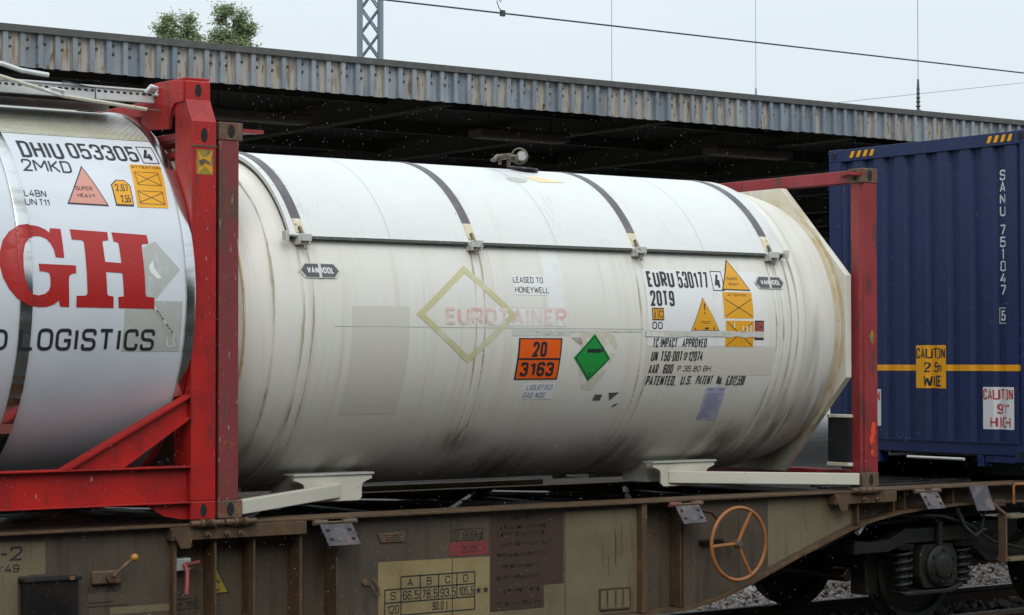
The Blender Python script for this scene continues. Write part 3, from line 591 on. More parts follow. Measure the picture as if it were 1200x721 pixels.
MB().lathe_x([(.11, 0), (.11, 1.02), (.27, 1.05)], AY, AZ, n=96).build('tank_end', 'skirt', W)
# octagonal end plates with folded rim
def octa(x, s, name='end_plate'):
    yc = AY; pts = [(yc - .36, 3.655), (yc + .36, 3.655), (yc + 1.118, 2.90), (yc + 1.118, 2.07), (yc + .36, 1.285), (yc - .36, 1.285), (yc - 1.118, 2.07), (yc - 1.118, 2.90)]
    inn = [(yc + (y - yc) * .985, AZ + (z - AZ) * .985) for y, z in pts]
    mb = MB().prism(pts, 0, x, x + .012 * s)
    n = 8
    lip = x - .0 ; a, b = x + .012 * s, x + .062 * s
    vs = [(a, *p) for p in pts] + [(b, *p) for p in pts] + [(a, *p) for p in inn] + [(b, *p) for p in inn]
    fs = []
    for i in range(n):
        j = (i + 1) % n; fs += [(i, j, n + j, n + i), (2 * n + i, 3 * n + i, 3 * n + j, 2 * n + j), (n + i, n + j, 3 * n + j, 3 * n + i)]
    mb.add(vs, fs)
    return mb.build(name, 'skirt', W, bevel=.004)
octa(5.79, 1); octa(.10, -1)
MB().torus((5.785, AY, AZ), (1, 0, 0), 1.057, .009, 120, 6).build('weld_seam', 'weld', W)
MB().lathe_x([(5.787, 1.06), (5.787, 1.10)], AY, AZ, -58, 80, 90).build('rust_stain', 'bloom', W)
MB().lathe_x([(5.70, 1.0895), (5.785, 1.0585)], AY, AZ, n=120).build('rust_stain', 'bloom', W)
MB().torus((.28, AY, AZ), (1, 0, 0), 1.062, .009, 120, 6).build('weld_seam', 'weld', W)
for x in (5.0, 5.14, 5.295): MB().lathe_x([(x - .007, RR - .002), (x, RR + .0045 - (.004 if x > 5.1 else 0)), (x + .007, RR - .006)], AY, AZ, 150, 390 if x < 5.1 else 510).build('ring_seam', 'cream' if x < 5.05 else 'stain', W)
# raised ring bands under the straps
for x in (.70, 2.13, 3.64, 5.0):
    MB().lathe_x([(x - .034, RR - .001), (x - .03, RR + .0007), (x + .03, RR + .0007), (x + .034, RR - .001)], AY, AZ, -88, 28, 60).build('ring_band', 'white_tank', W, ang=30)
rdl = random.Random(21)
for x in (.70, 2.13, 3.64, 5.0, 5.16, .50):
    for dx in (-.037, .037):
        F = Flat(); a0, a1 = (26, -60) if x < 5.1 and x > .6 else (60, -60); n = 34; L_, R_ = [], []
        for k in range(n + 1):
            v = a0 + (a1 - a0) * k / n; c = x + dx + rdl.uniform(-.002, .002) + .012 * math.sin(k * .21 + x); wv = .0045 + .0035 * math.sin(k * .5 + x * 3) + rdl.uniform(0, .002)
            L_.append((c - wv, v)); R_.append((c + wv, v))
        for k in range(n): F.poly([L_[k], R_[k], R_[k + 1], L_[k + 1]])
        cyl_decal(F, 'dirt_streak', 'dirt_line', W, AY, AZ, 1.172 if x == .5 else RR, -.022 if x == .5 else .0008)
# sun shield over the upper half
sx0, sx1 = .62, 5.15
sh = MB().lathe_x([(sx0, 1.196), (sx0, 1.222), (sx0 + .004, 1.224)] + [(sx0 + (sx1 - sx0) * k / 12, 1.224) for k in range(1, 12)] + [(sx1 - .004, 1.224), (sx1, 1.222), (sx1, 1.196)], AY, AZ, 28, 152, 60).build('sun_shield', 'shield', W, ang=30)
for t0 in (27.0, 151.6): MB().lathe_x([(sx0 + .02, RR), (sx0 + .02, 1.222), (sx1 - .02, 1.222), (sx1 - .02, RR)], AY, AZ, t0, t0 + 1.35, 2).build('edge_seal', 'seal', sh, ang=20)
for xs in (sx0 + .012, sx1 - .012): MB().lathe_x([(xs - .006, 1.17), (xs - .006, 1.197), (xs + .006, 1.197), (xs + .006, 1.17)], AY, AZ, 28, 152, 60).build('edge_seal', 'seal', sh, ang=20)
for i, x in enumerate((.70, 2.12, 3.63, 4.99)):
    st = MB().lathe_x([(x - .036, 1.222), (x - .036, 1.229), (x + .036, 1.229), (x + .036, 1.222)], AY, AZ, 34.5 + (i % 2), 152, 50).build('strap', 'strap', W, ang=20)
    MB().lathe_x([(x - .034, 1.222), (x - .034, 1.2285), (x + .034, 1.2285), (x + .034, 1.222)], AY, AZ, 29, 34.4 + (i % 2), 6).build('strap_end', 'cream', st, ang=20)
    def cp(dx, th, r): return (x + dx, AY - r * math.cos(R(th)), AZ + r * math.sin(R(th)))
    c = MB()
    for dx in (-.045, .03): c.box(x + dx, x + dx + .012, cp(0, 28, 1.29)[1], cp(0, 28, 1.18)[1], cp(0, 25.6, 1.2)[2], cp(0, 28.6, 1.2)[2])
    c.box(x - .045, x + .042, cp(0, 28, 1.27)[1], cp(0, 28, 1.18)[1], cp(0, 25.6, 1.2)[2] - .006, cp(0, 25.6, 1.2)[2] + .004)
    c.box(x - .052, x + .05, cp(0, 28, 1.29)[1] - .004, cp(0, 28, 1.29)[1] + .004, cp(0, 26, 1.2)[2] + .01, cp(0, 28.6, 1.2)[2] + .012)
    cl = c.build('strap_clip', 'clip', W, bevel=.003)
    MB().tube([cp(0, 31, 1.235), cp(0, 26, 1.25), cp(0, 23, 1.235)], .013, 8).build('bolt', 'brass', cl)
    if i in (0, 3):
        s = -1 if i == 0 else 1
        MB().tube([cp(.04 * s, 27.4, 1.25), cp(.15 * s, 27.8, 1.245)], .012, 8).box(x + .14 * s - .014, x + .14 * s + .014, cp(0, 27, 1.26)[1] - .02, cp(0, 27, 1.26)[1] + .03, cp(0, 27.2, 1.24)[2] - .03, cp(0, 27.2, 1.24)[2] + .035).build('guide_pin', 'clip', cl, bevel=.002)
rv = MB()
for x in (.70, 2.12, 3.63, 4.99):
    for th in range(40, 90, 10):
        for dx in (-.055, .055): rv.lathe([(0, .007), (.003, .006), (.004, 0)], cp(0, th, 1.224)[:0] + (x + dx, AY - 1.2235 * math.cos(R(th)), AZ + 1.2235 * math.sin(R(th))), (0, -math.cos(R(th)), math.sin(R(th))), 6)
tag(rv.build('rivets', 'clip', sh), kind='stuff')
for x in (1.42, 2.87, 4.3): cyl_decal(Flat().rect(x - .003, x + .003, 28.5, 89), 'sheet_joint', 'stain_grey', sh, AY, AZ, 1.224, .0008)
rdp = random.Random(31)
for k in range(26):
    x = rdp.choice((.74, 2.16, 3.67, 5.03, 2.9)) + abs(rdp.gauss(0, .12)) - .02; a = rdp.uniform(36, 75); l_ = rdp.uniform(2, 9); w_ = rdp.uniform(.0015, .004)
    if x < 5.12: cyl_decal(Flat().poly([(x, a), (x + w_, a), (x + w_ * .6, a - l_), (x + w_ * .2, a - l_)]), 'drip', 'dirt_line', sh, AY, AZ, 1.224, .0011)
# end frames
def casting(x, y, z, par, m='casting', hx=1):
    c = MB().box(x, x + .178, y, y + .162, z, z + .118).build('corner_casting', m, par, bevel=.006)
    for (yy, s) in ((y - .0015, 1), (y + .1605, -1)):
        pts = [(x + .089 + .026 * math.cos(a) * 1, z + .059 + .045 * math.sin(a)) for a in [k * math.pi / 8 for k in range(16)]]
        MB().prism(pts, 1, yy, yy + .003).build('opening', 'black_hole', c)
    xx = x - .0015 if hx > 0 else x + .1765
    pts = [(y + .081 + .028 * math.cos(a), z + .059 + .04 * math.sin(a)) for a in [k * math.pi / 8 for k in range(16)]]
    MB().prism(pts, 0, xx, xx + .003).build('opening', 'black_hole', c)
    return c
TOPZ = BZ + 2.591
for (xa, s, mm) in ((0, 1, 'rusty_red'), (6.058, -1, 'old_red')):
    xi = lambda d: xa + s * d
    for (ya, t_s) in ((0, 1), (2.438, -1)):
        x0 = min(xi(0), xi(.178)); y0 = ya if t_s > 0 else ya - .162
        casting(x0, y0, TOPZ - .118, W, hx=-s); casting(x0, y0, BZ, W, hx=-s)
        # post: L-shaped folded section, outer face and inner face
        p = [(xi(.004), ya + .006 * t_s), (xi(.15), ya + .006 * t_s), (xi(.15), ya + .03 * t_s), (xi(.165), ya + .05 * t_s), (xi(.165), ya + .145 * t_s), (xi(.14), ya + .155 * t_s), (xi(.012), ya + .11 * t_s)]
        MB().prism(p, 2, BZ + .118, TOPZ - .118).build('corner_post', mm, W, bevel=.005)
        MB().prism([(xi(.17), ya + .01 * t_s), (xi(.34), ya + .012 * t_s), (xi(.17), ya + .26 * t_s)], 2, TOPZ - .06, TOPZ - .035).build('gusset', 'old_red', W)
    MB().box(min(xi(.05), xi(.175)), max(xi(.05), xi(.175)), .15, 2.288, TOPZ - .112, TOPZ - .012).build('top_rail', 'old_red', W, bevel=.006)
    MB().box(min(xi(.05), xi(.175)), max(xi(.05), xi(.175)), .15, 2.288, BZ + .02, BZ + .13).build('bottom_rail', 'old_red', W, bevel=.006)
    for yy in (AY - .30, AY + .24): MB().box(min(xi(.17), xi(.26)), max(xi(.17), xi(.26)), yy, yy + .06, TOPZ - .13, TOPZ - .10).build('plate_bracket', 'rusty_red', W)
# fresh red patch and yellow mark on the right near post
F = Flat(); rr_ = random.Random(4); L_, R_ = [], []
for k in range(14):
    z = 1.42 + k * .022; L_.append((5.955 + rr_.uniform(-.006, .016) + (abs(k - 7) * .003), z)); R_.append((6.03 - rr_.uniform(0, .012) , z))
F.poly(L_ + R_[::-1]).build('paint_patch', 'orange_red', W, lambda u, v: (u, .0035, v))
F = Flat(); F.poly([(5.96, 2.40), (5.99, 2.46), (6.02, 2.40), (5.99, 2.33)]).build('diamond_mark', 'dull_yellow', W, lambda u, v: (u, .0035, v))
# far-end valve cabinet
cb = B('valve_cabinet', 'black_hole', W, 5.86, 5.93, .135, .385, 1.375, 1.74, .003)
B('rail', 'cream', cb, 5.85, 5.94, .13, .39, 1.345, 1.374, .003); B('rail', 'cream', cb, 5.85, 5.94, .13, .39, 1.741, 1.765, .003)
# saddles and arms
def saddle(xa, xb):
    for (yn, s) in ((.5, 1), (1.938, -1)):
        m = (xa + xb) / 2; h = (xb - xa) / 2
        pts = [(m - h, 1.405), (m + h, 1.405), (m + h, 1.375), (m + h - .04, 1.362), (m + h - .075, 1.345), (m + h - .085, 1.32), (m + h - .085, 1.245), (m + h - .11, 1.222), (m - h + .11, 1.222), (m - h + .085, 1.245), (m - h + .085, 1.32), (m - h + .075, 1.345), (m - h + .04, 1.362), (m - h, 1.375)]
        y0, y1 = (yn, yn + .02) if s > 0 else (yn - .02, yn)
        sd = MB().prism(pts, 1, y0, y1).build('saddle', 'white_frame', W, bevel=.003)
        MB().box(m - h - .01, m + h + .01, min(yn - .015 * s, yn + .12 * s), max(yn - .015 * s, yn + .12 * s), 1.406, 1.420).build('saddle_flange', 'stain_grey', sd, bevel=.002)
        MB().prism([(yn + .02 * s, 1.42), (yn + .5 * s, 1.32), (yn + .25 * s, 1.32), (yn + .03 * s, 1.32)] if False else [(yn + .2 * s, 1.40), (yn + .22 * s, 1.43), (yn + .5 * s, 1.33), (yn + .5 * s, 1.25), (yn + .2 * s, 1.25)], 0, m - h + .1, m + h - .1).build('saddle_web', 'white_frame', sd)
saddle(.86, 1.50); saddle(4.085, 4.72)
def arm(p0, p1, h=.094, w_=.07):
    a = Vector(p0); b = Vector(p1); d = (b - a).normalized(); s = Vector((-d.y, d.x, 0)).normalized() * w_ / 2; u = Vector((0, 0, h / 2))
    vs = [q + s * i + u * j for q in (a, b) for i in (-1, 1) for j in (-1, 1)]
    return MB().add(vs, [(0, 1, 3, 2), (4, 6, 7, 5), (0, 4, 5, 1), (2, 3, 7, 6), (0, 2, 6, 4), (1, 5, 7, 3)]).build('saddle_arm', 'white_frame', W, bevel=.006)
for s in (1, -1):
    Y = lambda y: y if s > 0 else 2.438 - y
    arm((.185, Y(.06), 1.245), (1.22, Y(.52), 1.295)); arm((5.875, Y(.06), 1.245), (4.25, Y(.52), 1.295))
# top valve group
v = MB().tube([(2.95, .80, 3.73), (3.02, .84, 3.78), (3.30, .86, 3.79)], .022, 10)
v.tube([(2.98, .88, 3.74), (3.26, .90, 3.80)], .018, 8).tube([(3.06, .85, 3.7), (3.06, .85, 3.80)], .018, 8).tube([(3.17, .86, 3.68), (3.17, .86, 3.82)], .020, 8)
v.box(3.09, 3.15, .82, .9, 3.76, 3.81).box(3.22, 3.27, .83, .9, 3.74, 3.80)
VX = -.20
v.v = [(3.12 + (a - 3.12) * .8 + VX, .86 + (b - .86) * .8, 3.715 + (c - 3.715) * .75) for a, b, c in v.v]
vg = v.build('valve_group', 'brass', W, bevel=.004)
gx, gy, gz = 3.27 + VX, .84, 3.775
vn = Vector((-.5, -.85, .1)).normalized()
MB().lathe([(-.02, 0), (-.02, .040), (.018, .042), (.022, .036)], (gx, gy, gz), vn, 24).build('gauge_case', 'brass', vg)
MB().lathe([(.020, .036), (.021, 0)], (gx, gy, gz), vn, 24).build('gauge_dial', 'dial', vg)
MB().tube([(gx, gy - .045, gz + .012), (gx + .012, gy - .045, gz + .03)], .003, 5).build('needle', 'text', vg)
MB().torus((gx + .015, gy + .05, gz + .005), (-.5, -.85, .1), .060, .007, 30, 8).build('ring_handle', 'brass', vg)
MB().lathe([(0, 0), (0, .11), (.03, .11), (.03, .10), (.012, .09), (.012, 0)], (3.40 + VX, .99, 3.675), (0, -.18, 1), 28).build('man_lid', 'black_steel', vg)
# lettering and stickers
def wd(f, name, m, lift=.0022): return cyl_decal(f, name, m, W, AY, AZ, RR, lift)
def sd_(f, name, m, lift=.0022): return cyl_decal(f, name, m, W, AY, AZ, 1.224, lift)
wd(Flat().rect(1.045, 1.515, -33, 5), 'glue_patch', 'stain', .0012)
wd(Flat().rect(2.18, 2.885, -1, 5.2), 'film_strip', 'film', .0014)
wd(Flat().poly([(2.72, 5.2), (2.885, 5.0), (2.885, 27), (2.72, 27)]), 'film_patch', 'film', .001)
wd(Flat().rect(3.66, 4.83, -7.9, 20.8), 'white_film', 'film', .0012)
wd(Flat().rect(3.66, 4.96, -19.3, -8.0), 'glue_patch', 'stain', .0008)
dm = [(2.016, 20.0), (1.569, 2.6), (2.028, -14.3), (2.44, 2.6)]; dc = (2.01, 2.7)
F = Flat()
for i in range(4):
    a, b = dm[i], dm[(i + 1) % 4]; q = .84
    F.poly([a, b, (dc[0] + (b[0] - dc[0]) * q, dc[1] + (b[1] - dc[1]) * q), (dc[0] + (a[0] - dc[0]) * q, dc[1] + (a[1] - dc[1]) * q)])
wd(F, 'diamond_outline', 'faded_yellow', .0022)
wd(Flat().text('EUROTAINER', 1.82, 2.886, -.7, 5.0, bold=.03), 'faded_lettering', 'faded_red', .0026)
wd(Flat().rect(2.425, 2.75, 9.9, 17), 'film_strip', 'film', .0018)
wd(Flat().text('LEASED TO', 2.432, 2.70, 14.2, 16.4).text('HONEYWELL', 2.438, 2.742, 10.6, 12.8), 'lettering', 'text', .003)
# orange plate
op = wd(Flat().rect(2.459, 2.851, -20.3, -5.3), 'hazard_panel', 'text', .0028)
wd(Flat().rect(2.472, 2.838, -12.4, -5.75).rect(2.472, 2.838, -19.85, -13.15), 'hazard_panel_face', 'orange', .0042)
wd(Flat().text('20', 2.59, 2.715, -11.9, -6.5, bold=.035).text('3163', 2.50, 2.80, -19.0, -13.8, bold=.035), 'lettering', 'text', .0056)
wd(Flat().poly([(2.93, -5), (3.0, -3), (3.06, -9), (3.03, -16), (3.1, -24), (3.2, -24.5), (3.3, -17), (3.38, -8), (3.33, -4), (3.2, -2), (3.08, -3.2)]), 'glue_patch', 'glue', .0014)
wd(Flat().poly([(2.4, -2.2), (2.93, -2.4), (2.93, -4.4), (2.4, -4.6)]).poly([(2.93, -2.5), (3.6, -2.4), (3.6, -3.0), (2.93, -3.2)]), 'tape_strip', 'tape', .0016)
wd(Flat().poly([(3.15, -3.5), (2.972, -12.2), (3.14, -21.2), (3.316, -12.6)]), 'green_diamond', 'green', .0026)
F = Flat(); k_ = math.pi * RR / 180
dd = [(3.15, -4.4), (2.99, -12.2), (3.14, -20.3), (3.298, -12.6)]
for i in range(4): F.line(dd[i], dd[(i + 1) % 4], .006, k_)
F.rect(3.09, 3.215, -10.4, -9.0).rect(3.215, 3.235, -10.0, -9.3).rect(3.225, 3.243, -9.7, -8.4).text('2', 3.13, 3.155, -19.6, -17.9)
wd(F, 'gas_symbol', 'text', .0042)
wd(Flat().rect(2.56, 2.85, -28, -21.6), 'film_strip', 'film', .0016)
wd(Flat().text('LIQUEFIED', 2.59, 2.83, -24.2, -22.2, shear=.3).text('GAS NOS', 2.575, 2.78, -27.4, -25.2, shear=.3), 'handwriting', 'lilac_ink', .003)
wd(Flat().poly([(3.245, -26.4), (3.315, -26.4), (3.31, -28.9), (3.235, -28.9)]).poly([(3.37, -25.8), (3.475, -25.6), (3.40, -29)]).poly([(3.46, -30.5), (3.50, -30.2), (3.47, -31.6), (3.44, -32)]), 'torn_sticker', 'strap', .0016)
# left data block
wd(Flat().text('EURU', 3.69, 3.955, 13.9, 20.0, bold=.022).text('530177', 3.99, 4.30, 13.8, 20.3, bold=.022), 'lettering', 'text', .003)
wd(Flat().text('4', 4.365, 4.425, 13.8, 19.9, bold=.02).frame(4.335, 4.452, 13.0, 20.8, .006, .3), 'lettering', 'text', .003)
wd(Flat().text('20T9', 3.695, 3.93, 6.8, 12.6, bold=.022), 'lettering', 'text', .003)
wd(Flat().rect(3.70, 3.815, 1.6, 6.1), 'size_sticker', 'yellow', .0026)
wd(Flat().frame(3.70, 3.815, 1.6, 6.1, .007, .35).rect(3.752, 3.757, 2, 5.8).text('C', 3.768, 3.802, 2.5, 5.2).rect(3.722, 3.732, 2.3, 4.6).rect(3.722, 3.732, 5.0, 5.4), 'sticker_print', 'text', .004)
wd(Flat().text('00', 3.70, 3.80, -1.7, 1.0, bold=.01, squeeze=1.3), 'lettering', 'text', .003)
tri = [(4.54, 25.9), (4.425, 13.4), (4.722, 13.2)]
def shrink(p, q):
    cx = sum(a[0] for a in p) / len(p); cy = sum(a[1] for a in p) / len(p); return [(cx + (a - cx) * q, cy + (b - cy) * q) for a, b in p]
wd(Flat().poly(tri), 'warning_triangle', 'text', .0026); wd(Flat().poly(shrink(tri, .90)), 'triangle_face', 'yellow', .004)
wd(Flat().text('SUPER', 4.495, 4.60, 17.3, 18.4).text('HEAVY', 4.50, 4.61, 15.2, 16.3), 'sticker_print', 'text', .0054)
wd(Flat().rect(4.422, 4.727, 2.6, 12.65), 'attention_sticker', 'yellow', .0026)
wd(Flat().text('ATTENTION', 4.475, 4.67, 11.0, 12.0).line((4.437, 10.0), (4.715, 3.4), .005, k_).line((4.437, 3.4), (4.715, 10.0), .005, k_), 'sticker_print', 'text', .004)
wd(Flat().rect(4.437, 4.727, -8.1, 1.75), 'attention_sticker', 'yellow', .0026)
wd(Flat().line((4.45, 1.2), (4.715, -7.6), .005, k_).line((4.45, -7.6), (4.715, 1.2), .005, k_), 'sticker_print', 'text', .004)
wd(Flat().rect(4.52, 4.53, -1, 1).rect(4.61, 4.622, -2.1, -.4).rect(4.65, 4.662, -2.2, -.2).rect(4.69, 4.70, -2.3, .1), 'scratch', 'film', .0042)
t2 = [(4.215, 10.4), (4.085, -2.1), (4.372, -2.1)]
wd(Flat().poly(t2), 'warning_triangle', 'wagon_edge', .0026); wd(Flat().poly(shrink(t2, .95)), 'triangle_face', 'yellow', .004)
wd(Flat().poly([(4.218, 8.0), (4.232, 8.0), (4.228, 5.2), (4.222, 5.2)]).rect(4.22, 4.23, 4.1, 4.7).rect(4.18, 4.28, 1.2, 1.35).rect(4.19, 4.27, .6, .72).rect(4.12, 4.13, -1.7, -1.0).rect(4.22, 4.26, -1.6, -.9).rect(4.31, 4.32, -1.7, -.8), 'sticker_print', 'text', .0054)
wd(Flat().rect(4.737, 4.834, -5.5, 1.9), 'class_sticker', 'text', .0024); wd(Flat().rect(4.744, 4.827, -4.8, 1.3), 'sticker_face', 'pinkred', .0036)
wd(Flat().text('24', 4.752, 4.82, -1.4, .8, bold=.0), 'sticker_print', 'text', .005)
rq = random.Random(2); up = [(3.63 + k * .05, -2.25 + rq.uniform(-.15, .15)) for k in range(25)]; dn = [(3.63 + k * .05, -4.5 + rq.uniform(-.35, .35)) for k in range(25)]
wd(Flat().poly(up + dn[::-1]), 'tape_strip', 'tape', .0062)
wd(Flat().rect(3.64, 3.83, -4.4, -2.6), 'tape_grime', 'glue', .0072)
wd(Flat().text('TC-IMPACT', 3.708, 3.955, -8.4, -5.0, bold=.008, shear=.12).text('APPROVED', 4.0, 4.25, -8.3, -5.0, bold=.008, shear=.12), 'lettering', 'text', .003)
wd(Flat().text('UN', 3.708, 3.775, -13.5, -9.8, bold=.008, shear=.12).text('T50-DOT', 3.80, 4.02, -13.5, -9.8, bold=.008, shear=.12).text('12074', 4.075, 4.225, -13.5, -9.8, bold=.008, shear=.12), 'lettering', 'text', .003)
wd(Flat().text('SP', 4.03, 4.068, -13.2, -10.2), 'lettering', 'wagon_edge', .003)
wd(Flat().text('AAR', 3.702, 3.80, -18.3, -14.7, bold=.008, shear=.12).text('600', 3.845, 3.945, -18.3, -14.7, bold=.008, shear=.12).text('P 35,80 BH', 3.985, 4.325, -17.5, -15.3, shear=.2), 'lettering', 'text', .003)
wd(Flat().text('PATENTED,', 3.70, 4.0, -22.9, -19.2, bold=.008, shear=.12).text('U.S.', 4.045, 4.16, -22.7, -19.2, bold=.008, shear=.12).text('PATENT', 4.20, 4.37, -22.7, -19.2, bold=.008, shear=.12).text('No.', 4.41, 4.475, -22.7, -19.2, bold=.008, shear=.12).text('6,012,598', 4.51, 4.705, -23.1, -19.3, bold=.008, shear=.12), 'lettering', 'text', .003)
wd(Flat().poly([(4.325, -24), (4.523, -24), (4.553, -39), (4.345, -38.2)]), 'paper_sheet', 'paper', .0022)
F = Flat().rect(4.35, 4.40, -25.0, -24.5).rect(4.46, 4.51, -25.1, -24.6)
for k in range(16):
    vv = -26.4 - k * .72; F.rect(4.355, 4.355 + rq.uniform(.1, .165), vv - .18, vv)
wd(F, 'paper_print', 'lilac_ink', .0032)
def badge(u0, u1, v0, v1):
    du = (u1 - u0) * .13; p = [(u0, (v0 + v1) / 2), (u0 + du, v1), (u1 - du, v1), (u1, (v0 + v1) / 2), (u1 - du, v0), (u0 + du, v0)]
    b = wd(Flat().poly(shrink(p, 1.10)), 'badge', 'clip', .008); wd(Flat().poly(shrink(p, .99)), 'badge_face', 'strap', .0092)
    wd(Flat().text('VANHOOL', u0 + .05, u1 - .04, v0 + 1.3, v1 - 1.2, bold=.03), 'badge_lettering', 'film', .0104)
    wd(Flat().rect((u0 + u1) / 2 - .012, (u0 + u1) / 2 + .01, v0 - .3, v1 + .3), 'badge_rib', 'clip', .0112)
badge(.665, .965, 14.3, 18.9); badge(4.79, 5.085, 14.5, 18.9)
sd_(Flat().poly([(3.02, 66.5), (3.14, 68.5), (3.36, 63.2), (3.10, 62.2)]), 'label_patch', 'yellow', .002).data.materials[0] = mat('faded_peach_label', (.80, .60, .32), .4)
sd_(Flat().poly([(2.90 + .09 * math.cos(a), 63.3 + 2.4 * math.sin(a)) for a in [k * .4 for k in range(15)]]), 'wet_patch', 'stain_grey', .002)
# hairline panel seams
wd(Flat().rect(.9, 3.62, -1.9, -1.72).rect(2.3, 2.88, 5.2, 5.33), 'panel_seam', 'stain_grey', .0019)

# ================================================================== RED-FRAMED TANK CONTAINER (left)
T = thing('tank_container', (-3.05, 1.219, BZ), 'pale grey tank container in a bright red frame with big red GH lettering', 'tank container')
TY, TZ_, TR = 1.219, 2.63, 1.28
tx0, tx1 = -5.85, -.262
MB().lathe_x([(tx0, TR)] + [(tx0 + (tx1 - tx0) * k / 10, TR) for k in range(1, 11)], TY, TZ_, -125, 53.5, 90).lathe_x([(tx0, TR), ((tx0 + tx1) / 2, TR), (tx1, TR)], TY, TZ_, 126.5, 235, 60).build('tank_cladding', 'blue_tank', T)
MB().lathe_x([(tx0, TR - .003), (tx0 + .01, TR + .003)] + [(tx0 + (tx1 - tx0) * k / 10, TR + .003) for k in range(1, 10)] + [(tx1 - .01, TR + .003), (tx1, TR - .003)], TY, TZ_, 53.5, 126.5, 40).build('top_cladding', 'dimple', T)
MB().lathe_x([(-5.7, TR + .002), (-5.7, TR + .007), (-.62, TR + .007), (-.62, TR + .002)], TY, TZ_, 63.5, 64.3, 2).build('cladding_lip', 'galv', T)
def band(x, w2=.040): return MB().lathe_x([(x - w2, TR + .003), (x - w2, TR + .012), (x - w2 + .006, TR + .014), (x + w2 - .006, TR + .014), (x + w2, TR + .012), (x + w2, TR + .003)], TY, TZ_, -125, 235, 144)
for x in (-1.365, -2.5, -3.6, -4.75): band(x).build('cladding_band', 'chrome', T, ang=25)
MB().box(-1.405, -1.325, TY - 1.31, TY - 1.29, 0, 0) if False else None
cyl_decal(Flat().rect(-1.405, -1.325, -42.5, -39), 'band_stain', 'pink', T, TY, TZ_, TR, .016)
cyl_decal(Flat().rect(-1.405, -1.325, -28.5, -26).rect(-1.405, -1.325, -32.6, -30.4).rect(-1.405, -1.325, -24.5, -23.6), 'band_stain', 'wagon_edge', T, TY, TZ_, TR, .016)
MB().lathe_x([(tx1 - .012, TR + .002), (tx1 - .008, TR + .012), (tx1 + .045, TR + .012), (tx1 + .06, TR + .004), (tx1 + .062, TR - .03)], TY, TZ_, -180, 180, 144).build('end_rim', 'chrome', T, ang=30)
MB().lathe_x([(tx1 + .060, TR - .01), (tx1 + .075, TR - .05), (tx1 + .10, TR - .16), (tx1 + .12, TR - .5), (tx1 + .125, 0)], TY, TZ_, n=96).build('tank_end', 'old_red', T)
MB().lathe_x([(tx0, TR), (tx0 - .06, TR - .1), (tx0 - .1, 0)], TY, TZ_, n=96).build('tank_end', 'old_red', T)
def rpost(xa, s):      # s=1: right end (flush towards -x)
    a, b = sorted((xa, xa - .178 * s))
    for (yo, t_s) in ((0, 1), (2.438, -1)):
        f = lambda y: yo + y * t_s
        pr = [(f(0), BZ + .12), (f(0), 3.765), (f(.085), 3.915), (f(.085), 4.035), (f(.11), 4.045), (f(.24), 3.90), (f(.24), BZ + .12)]
        po = MB().prism(pr, 0, a, b).build('corner_post', 'red', T, bevel=.006)
        cs = MB().box(a, b, min(f(-.002), f(.17)), max(f(-.002), f(.17)), BZ, BZ + .119).build('corner_casting', 'red', T, bevel=.006)
        for (zc, yc, rz, par) in ((BZ + .06, -.0035, .043, cs), (3.675, -.0015, .048, po), (3.975, .0835, .042, po)):
            m = (a + b) / 2 - .0
            pts = [(m + .024 * math.cos(q * math.pi / 8), zc + rz * math.sin(q * math.pi / 8)) for q in range(16)]
            y0, y1 = sorted((f(yc), f(yc + .003))); MB().prism(pts, 1, y0, y1).build('opening', 'black_hole', par)
        MB().box(a - .001, b + .001, min(f(-.004), f(.0)), max(f(-.004), f(.0)), 3.60, 3.612).build('weld_line', 'casting', po)
        # header plate across the frame end
        xp = min(a, b) - .004 if s > 0 else max(a, b) + .004
        hp = [(f(.10), 4.04), (f(.42), 4.058), (f(.57), 4.056), (f(.70), 3.975), (f(.70), 3.76), (f(.30), 3.735), (f(.29), 3.80), (f(.265), 3.86), (f(.215), 3.90), (f(.10), 3.90)]
        MB().prism(hp, 0, xp - .012, xp + .012).build('header_plate', 'red', T, bevel=.003)
        MB().box(min(a, b) + .0, max(a, b), min(f(.10), f(.57)), max(f(.10), f(.57)), 4.046, 4.060).build('header_cap', 'red', T, bevel=.003)
    MB().box(a + .02, b - .02, .5, 1.94, 3.86, 3.96).build('top_rail', 'red', T, bevel=.005)
    MB().box(a + .02, b - .02, .241, 2.197, BZ + .06, BZ + .20).build('bottom_rail', 'red', T, bevel=.005)
    for zz in (3.55, 3.67): MB().box(a + .03, b - .03, .241, 2.197, zz, zz + .035).build('rung', 'old_red', T)
rpost(-.02, 1); rpost(-6.08, -1)
# yellow emblem on the near post
F = Flat(); zc, xc = 3.50, -.105
F.rect(xc - .06, xc + .06, zc - .08, zc + .08)
F.build('emblem', 'dull_yellow', T, lambda u, v: (u, -.0012, v))
M['emblem_yellow'] = mat('emblem_yellow', (.62, .30, .02), .5)
F = Flat().poly([(xc - .055, zc + .075), (xc - .015, zc + .03), (xc + .02, zc + .04), (xc + .055, zc + .075), (xc + .04, zc + .0), (xc + .058, zc - .04), (xc + .05, zc - .078), (xc - .0, zc - .03), (xc - .055, zc - .078), (xc - .035, zc - .01)])
F.build('emblem_mark', 'emblem_yellow', T, lambda u, v: (u, -.0026, v))
F = Flat().poly([(xc - .04, zc + .01), (xc - .01, zc + .022), (xc + .03, zc + .006), (xc + .045, zc - .02), (xc + .005, zc - .006), (xc - .03, zc - .03)]).build('emblem_mark', 'casting', T, lambda u, v: (u, -.004, v))
